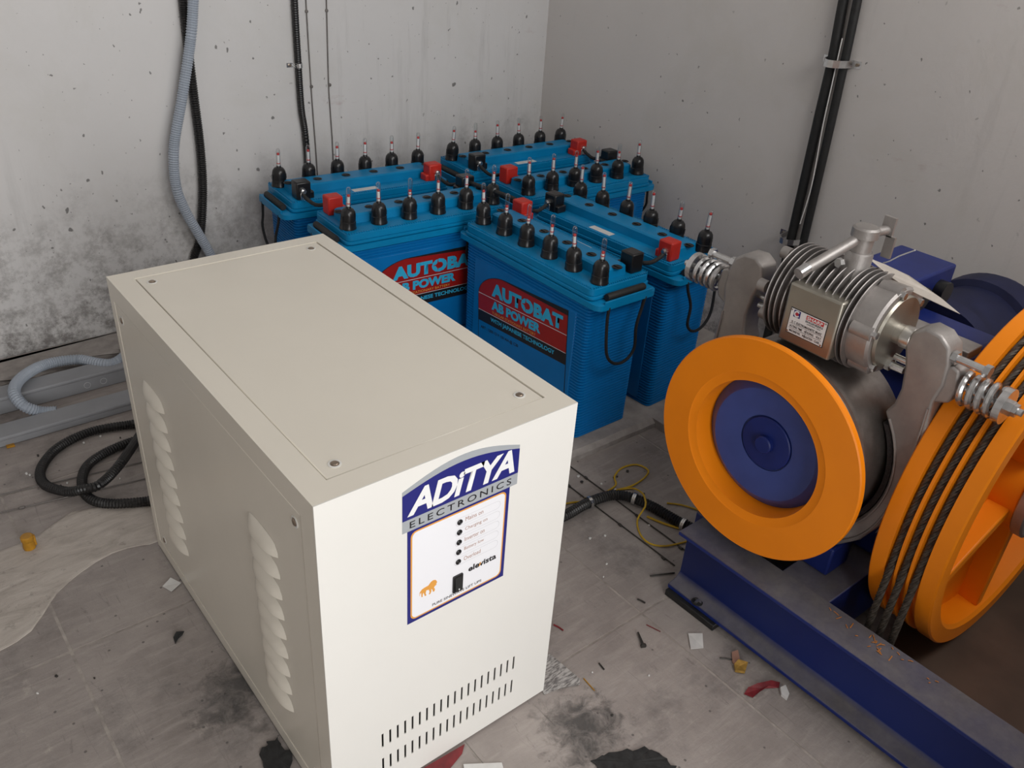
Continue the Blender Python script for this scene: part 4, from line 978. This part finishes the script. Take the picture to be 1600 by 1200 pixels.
sheet('red_scrap', [(655, 1205), (690, 1185), (726, 1164), (722, 1178), (700, 1205)], 'darkred', 'dark red foil scrap under the cabinet front edge', 'scrap', lift=(0, .001, .001, 0))
sheet('red_ribbon', [(1162, 1086), (1168, 1077), (1182, 1072), (1204, 1066), (1218, 1068), (1217, 1075), (1200, 1074), (1186, 1083), (1176, 1091)], 'darkred', 'crumpled red ribbon scrap beside the blue beam', 'scrap', lift=(.002, .004, .006, .004, .002, 0, .003, .002, .001))
sheet('gold_wrapper', [(1146, 1042), (1152, 1036), (1167, 1041), (1163, 1054), (1148, 1051)], 'gold', 'small gold wrapper beside the blue beam', 'wrapper', z=.006, lift=(.002, .004, .005, .002, .001))
sheet('red_scrap', [(1143, 1021), (1152, 1019), (1155, 1032), (1149, 1040), (1144, 1036)], 'brownprint', 'tiny reddish scrap beside the gold wrapper', 'scrap', z=.003, lift=(.001, .003, .002))
sheet('plaster_crumb', [(1218, 1078), (1226, 1075), (1232, 1088), (1229, 1095), (1220, 1088)], 'paper', 'white plaster crumb by the red ribbon', 'crumb', z=.006, lift=(.001, .002, .001))
def tarscrap(px, lab, seed):
    random.seed(seed); P = []
    n = len(px)
    pts = []
    for i in range(n):
        a, b_ = px[i], px[(i + 1) % n]
        for k in range(5): t = k / 5; pts.append((a[0] + (b_[0] - a[0]) * t + random.uniform(-5, 5), a[1] + (b_[1] - a[1]) * t + random.uniform(-3, 3)))
    sheet('tar_scrap', pts, 'tar', lab, 'scrap', z=.002, lift=[random.uniform(0, .0012) for _ in pts])
tarscrap([(925, 1190), (960, 1176), (1005, 1170), (1040, 1184), (1062, 1212), (940, 1222)], 'ragged black tar scrap on the floor in front of the cabinet', 3)
tarscrap([(408, 1168), (430, 1155), (452, 1175), (462, 1215), (420, 1225)], 'ragged black scrap on the floor under the louvred side edge', 5)
sheet('leaf_scrap', [(271, 997), (276, 990), (288, 988), (285, 994), (279, 1000), (274, 1007)], 'tar', 'small curled dark leaf scrap beside the cabinet', 'scrap', z=.002, lift=(0, .003, .001, .002, .003, 0))
# amber plug at the screed edge
p = onz((47, 857), .0); ap = thing('amber_plug', 'amber plastic plug standing on the screed edge', 'plug', (p.x, p.y, .0015))
MB().lathe([(0, 0), (.011, 0), (.012, .004), (.0105, .020), (.012, .022), (.012, .030), (.010, .032), (0, .032)], (0, 0, 0), (0, 0, 1), 16).build('plug_body', 'amber', ap)
MB().box(.006, .014, -.004, .004, .004, .028).build('plug_key', 'amber', ap, bevel=.001)
sheet('amber_chip', [(9, 697), (22, 694), (24, 698), (11, 701)], 'amber', 'tiny amber chip on the floor before the trunking', 'chip', z=.003)
# screws, twigs and chips
def stick(pxs, r, mat, name, lab, cat, group=None):
    P = [onz(q, r + .0004) for q in pxs]; c = P[0].copy(); o = MB().tube([p - c for p in P], r, 6, step=.01).build(name, mat); o.location = c; return tag(o, lab, cat, group)
ns = thing('loose_screw', 'dark loose screw lying on the floor slab near the beam end', 'screw', tuple(onz((997, 988), .004)))
a_, b_ = Vector((0, 0, 0)), onz((1005, 1008), .004) - Vector(ns.location)
MB().cyl(a_, b_, .0016, .0026, n=8).build('screw_shank', 'nail', ns); MB().cyl(b_, b_ + (b_ - a_).normalized() * .003, .0058, n=12).build('screw_head', 'nail', ns)
stick(((1016, 900), (1030, 898), (1054, 895)), .0018, 'nail', 'twig', 'short dark twig on the floor before the beam end', 'twig')
stick(((996, 936), (1003, 939), (1008, 942)), .0018, 'nail', 'twig', 'tiny dark stub at the crossing of the floor joints', 'twig')
stick(((936, 1036), (940, 1041), (944, 1046)), .0015, 'nail', 'twig', 'tiny dark twig near the newspaper scrap', 'twig')
stick(((1125, 1028), (1135, 1029), (1146, 1031)), .0014, 'nail', 'twig', 'thin dark twig beside the gold wrapper', 'twig')
stick(((865, 976), (873, 980), (880, 985)), .0016, 'darkred', 'red_stub', 'tiny red stub beside the cabinet front edge', 'scrap')
stick(((1010, 976), (1022, 982), (1032, 987)), .0009, 'darkred', 'red_thread', 'thin red thread on the floor near the loose screw', 'thread')
stick(((912, 1060), (920, 1069), (929, 1079)), .0011, 'amber', 'straw', 'thin yellow straw near the newspaper scrap', 'straw')
random.seed(21)
for k in range(34):
    q = random.choice(((880, 820, 1050, 960), (880, 960, 1200, 1190), (40, 880, 330, 1190), (900, 730, 1030, 800), (30, 660, 200, 760)))
    px = (random.uniform(q[0], q[2]), random.uniform(q[1], q[3])); s = random.uniform(1.4, 3.0)
    if px[0] > 1030 and px[1] < 1060: continue
    a0 = random.random() * 6
    pp = [(px[0] + s * math.cos(a0 + j * 1.26) * random.uniform(.6, 1.1), px[1] + s * .7 * math.sin(a0 + j * 1.26)) for j in range(5)]
    mt = random.choice(('paper', 'paper', 'nail'))
    sheet('plaster_chip' if mt == 'paper' else 'dark_chip', pp, mt, 'tiny pale plaster chip scattered on the floor' if mt == 'paper' else 'tiny dark chip scattered on the floor', 'chip', z=.002, group='pale plaster chips on the floor' if mt == 'paper' else 'dark chips on the floor')
# orange paint flakes on the beam top
random.seed(5)
for k in range(44):
    t = random.random(); u = random.gauss(0, 1)
    px = (1290 + 110 * random.random() + u * 14 + (60 if k % 6 == 0 else 0), 0); px = (px[0], 945 + (px[0] - 1290) * .72 + random.uniform(-32, 18))
    p = onz(px, BT + .0008)
    if not (.776 + (-.7 - p.y) * .017 < p.x < .838 + (-.7 - p.y) * .017): continue
    a0 = random.random() * 3.14; L = random.uniform(.002, .007); wd = .0009
    dx, dy = math.cos(a0) * L, math.sin(a0) * L; ex, ey = -math.sin(a0) * wd, math.cos(a0) * wd
    o = MB().add([(-dx - ex, -dy - ey, 0), (dx - ex, dy - ey, .0006), (dx + ex, dy + ey, .001), (-dx + ex, -dy + ey, .0004), (0, 0, .0018)], [(0, 1, 2, 3), (0, 4, 1), (1, 4, 2), (2, 4, 3), (3, 4, 0)]).build('paint_flake', 'flake', None, smooth=False)
    o.location = p; tag(o, 'tiny orange paint flake on the dusty beam top', 'flake', 'orange paint flakes on the beam')
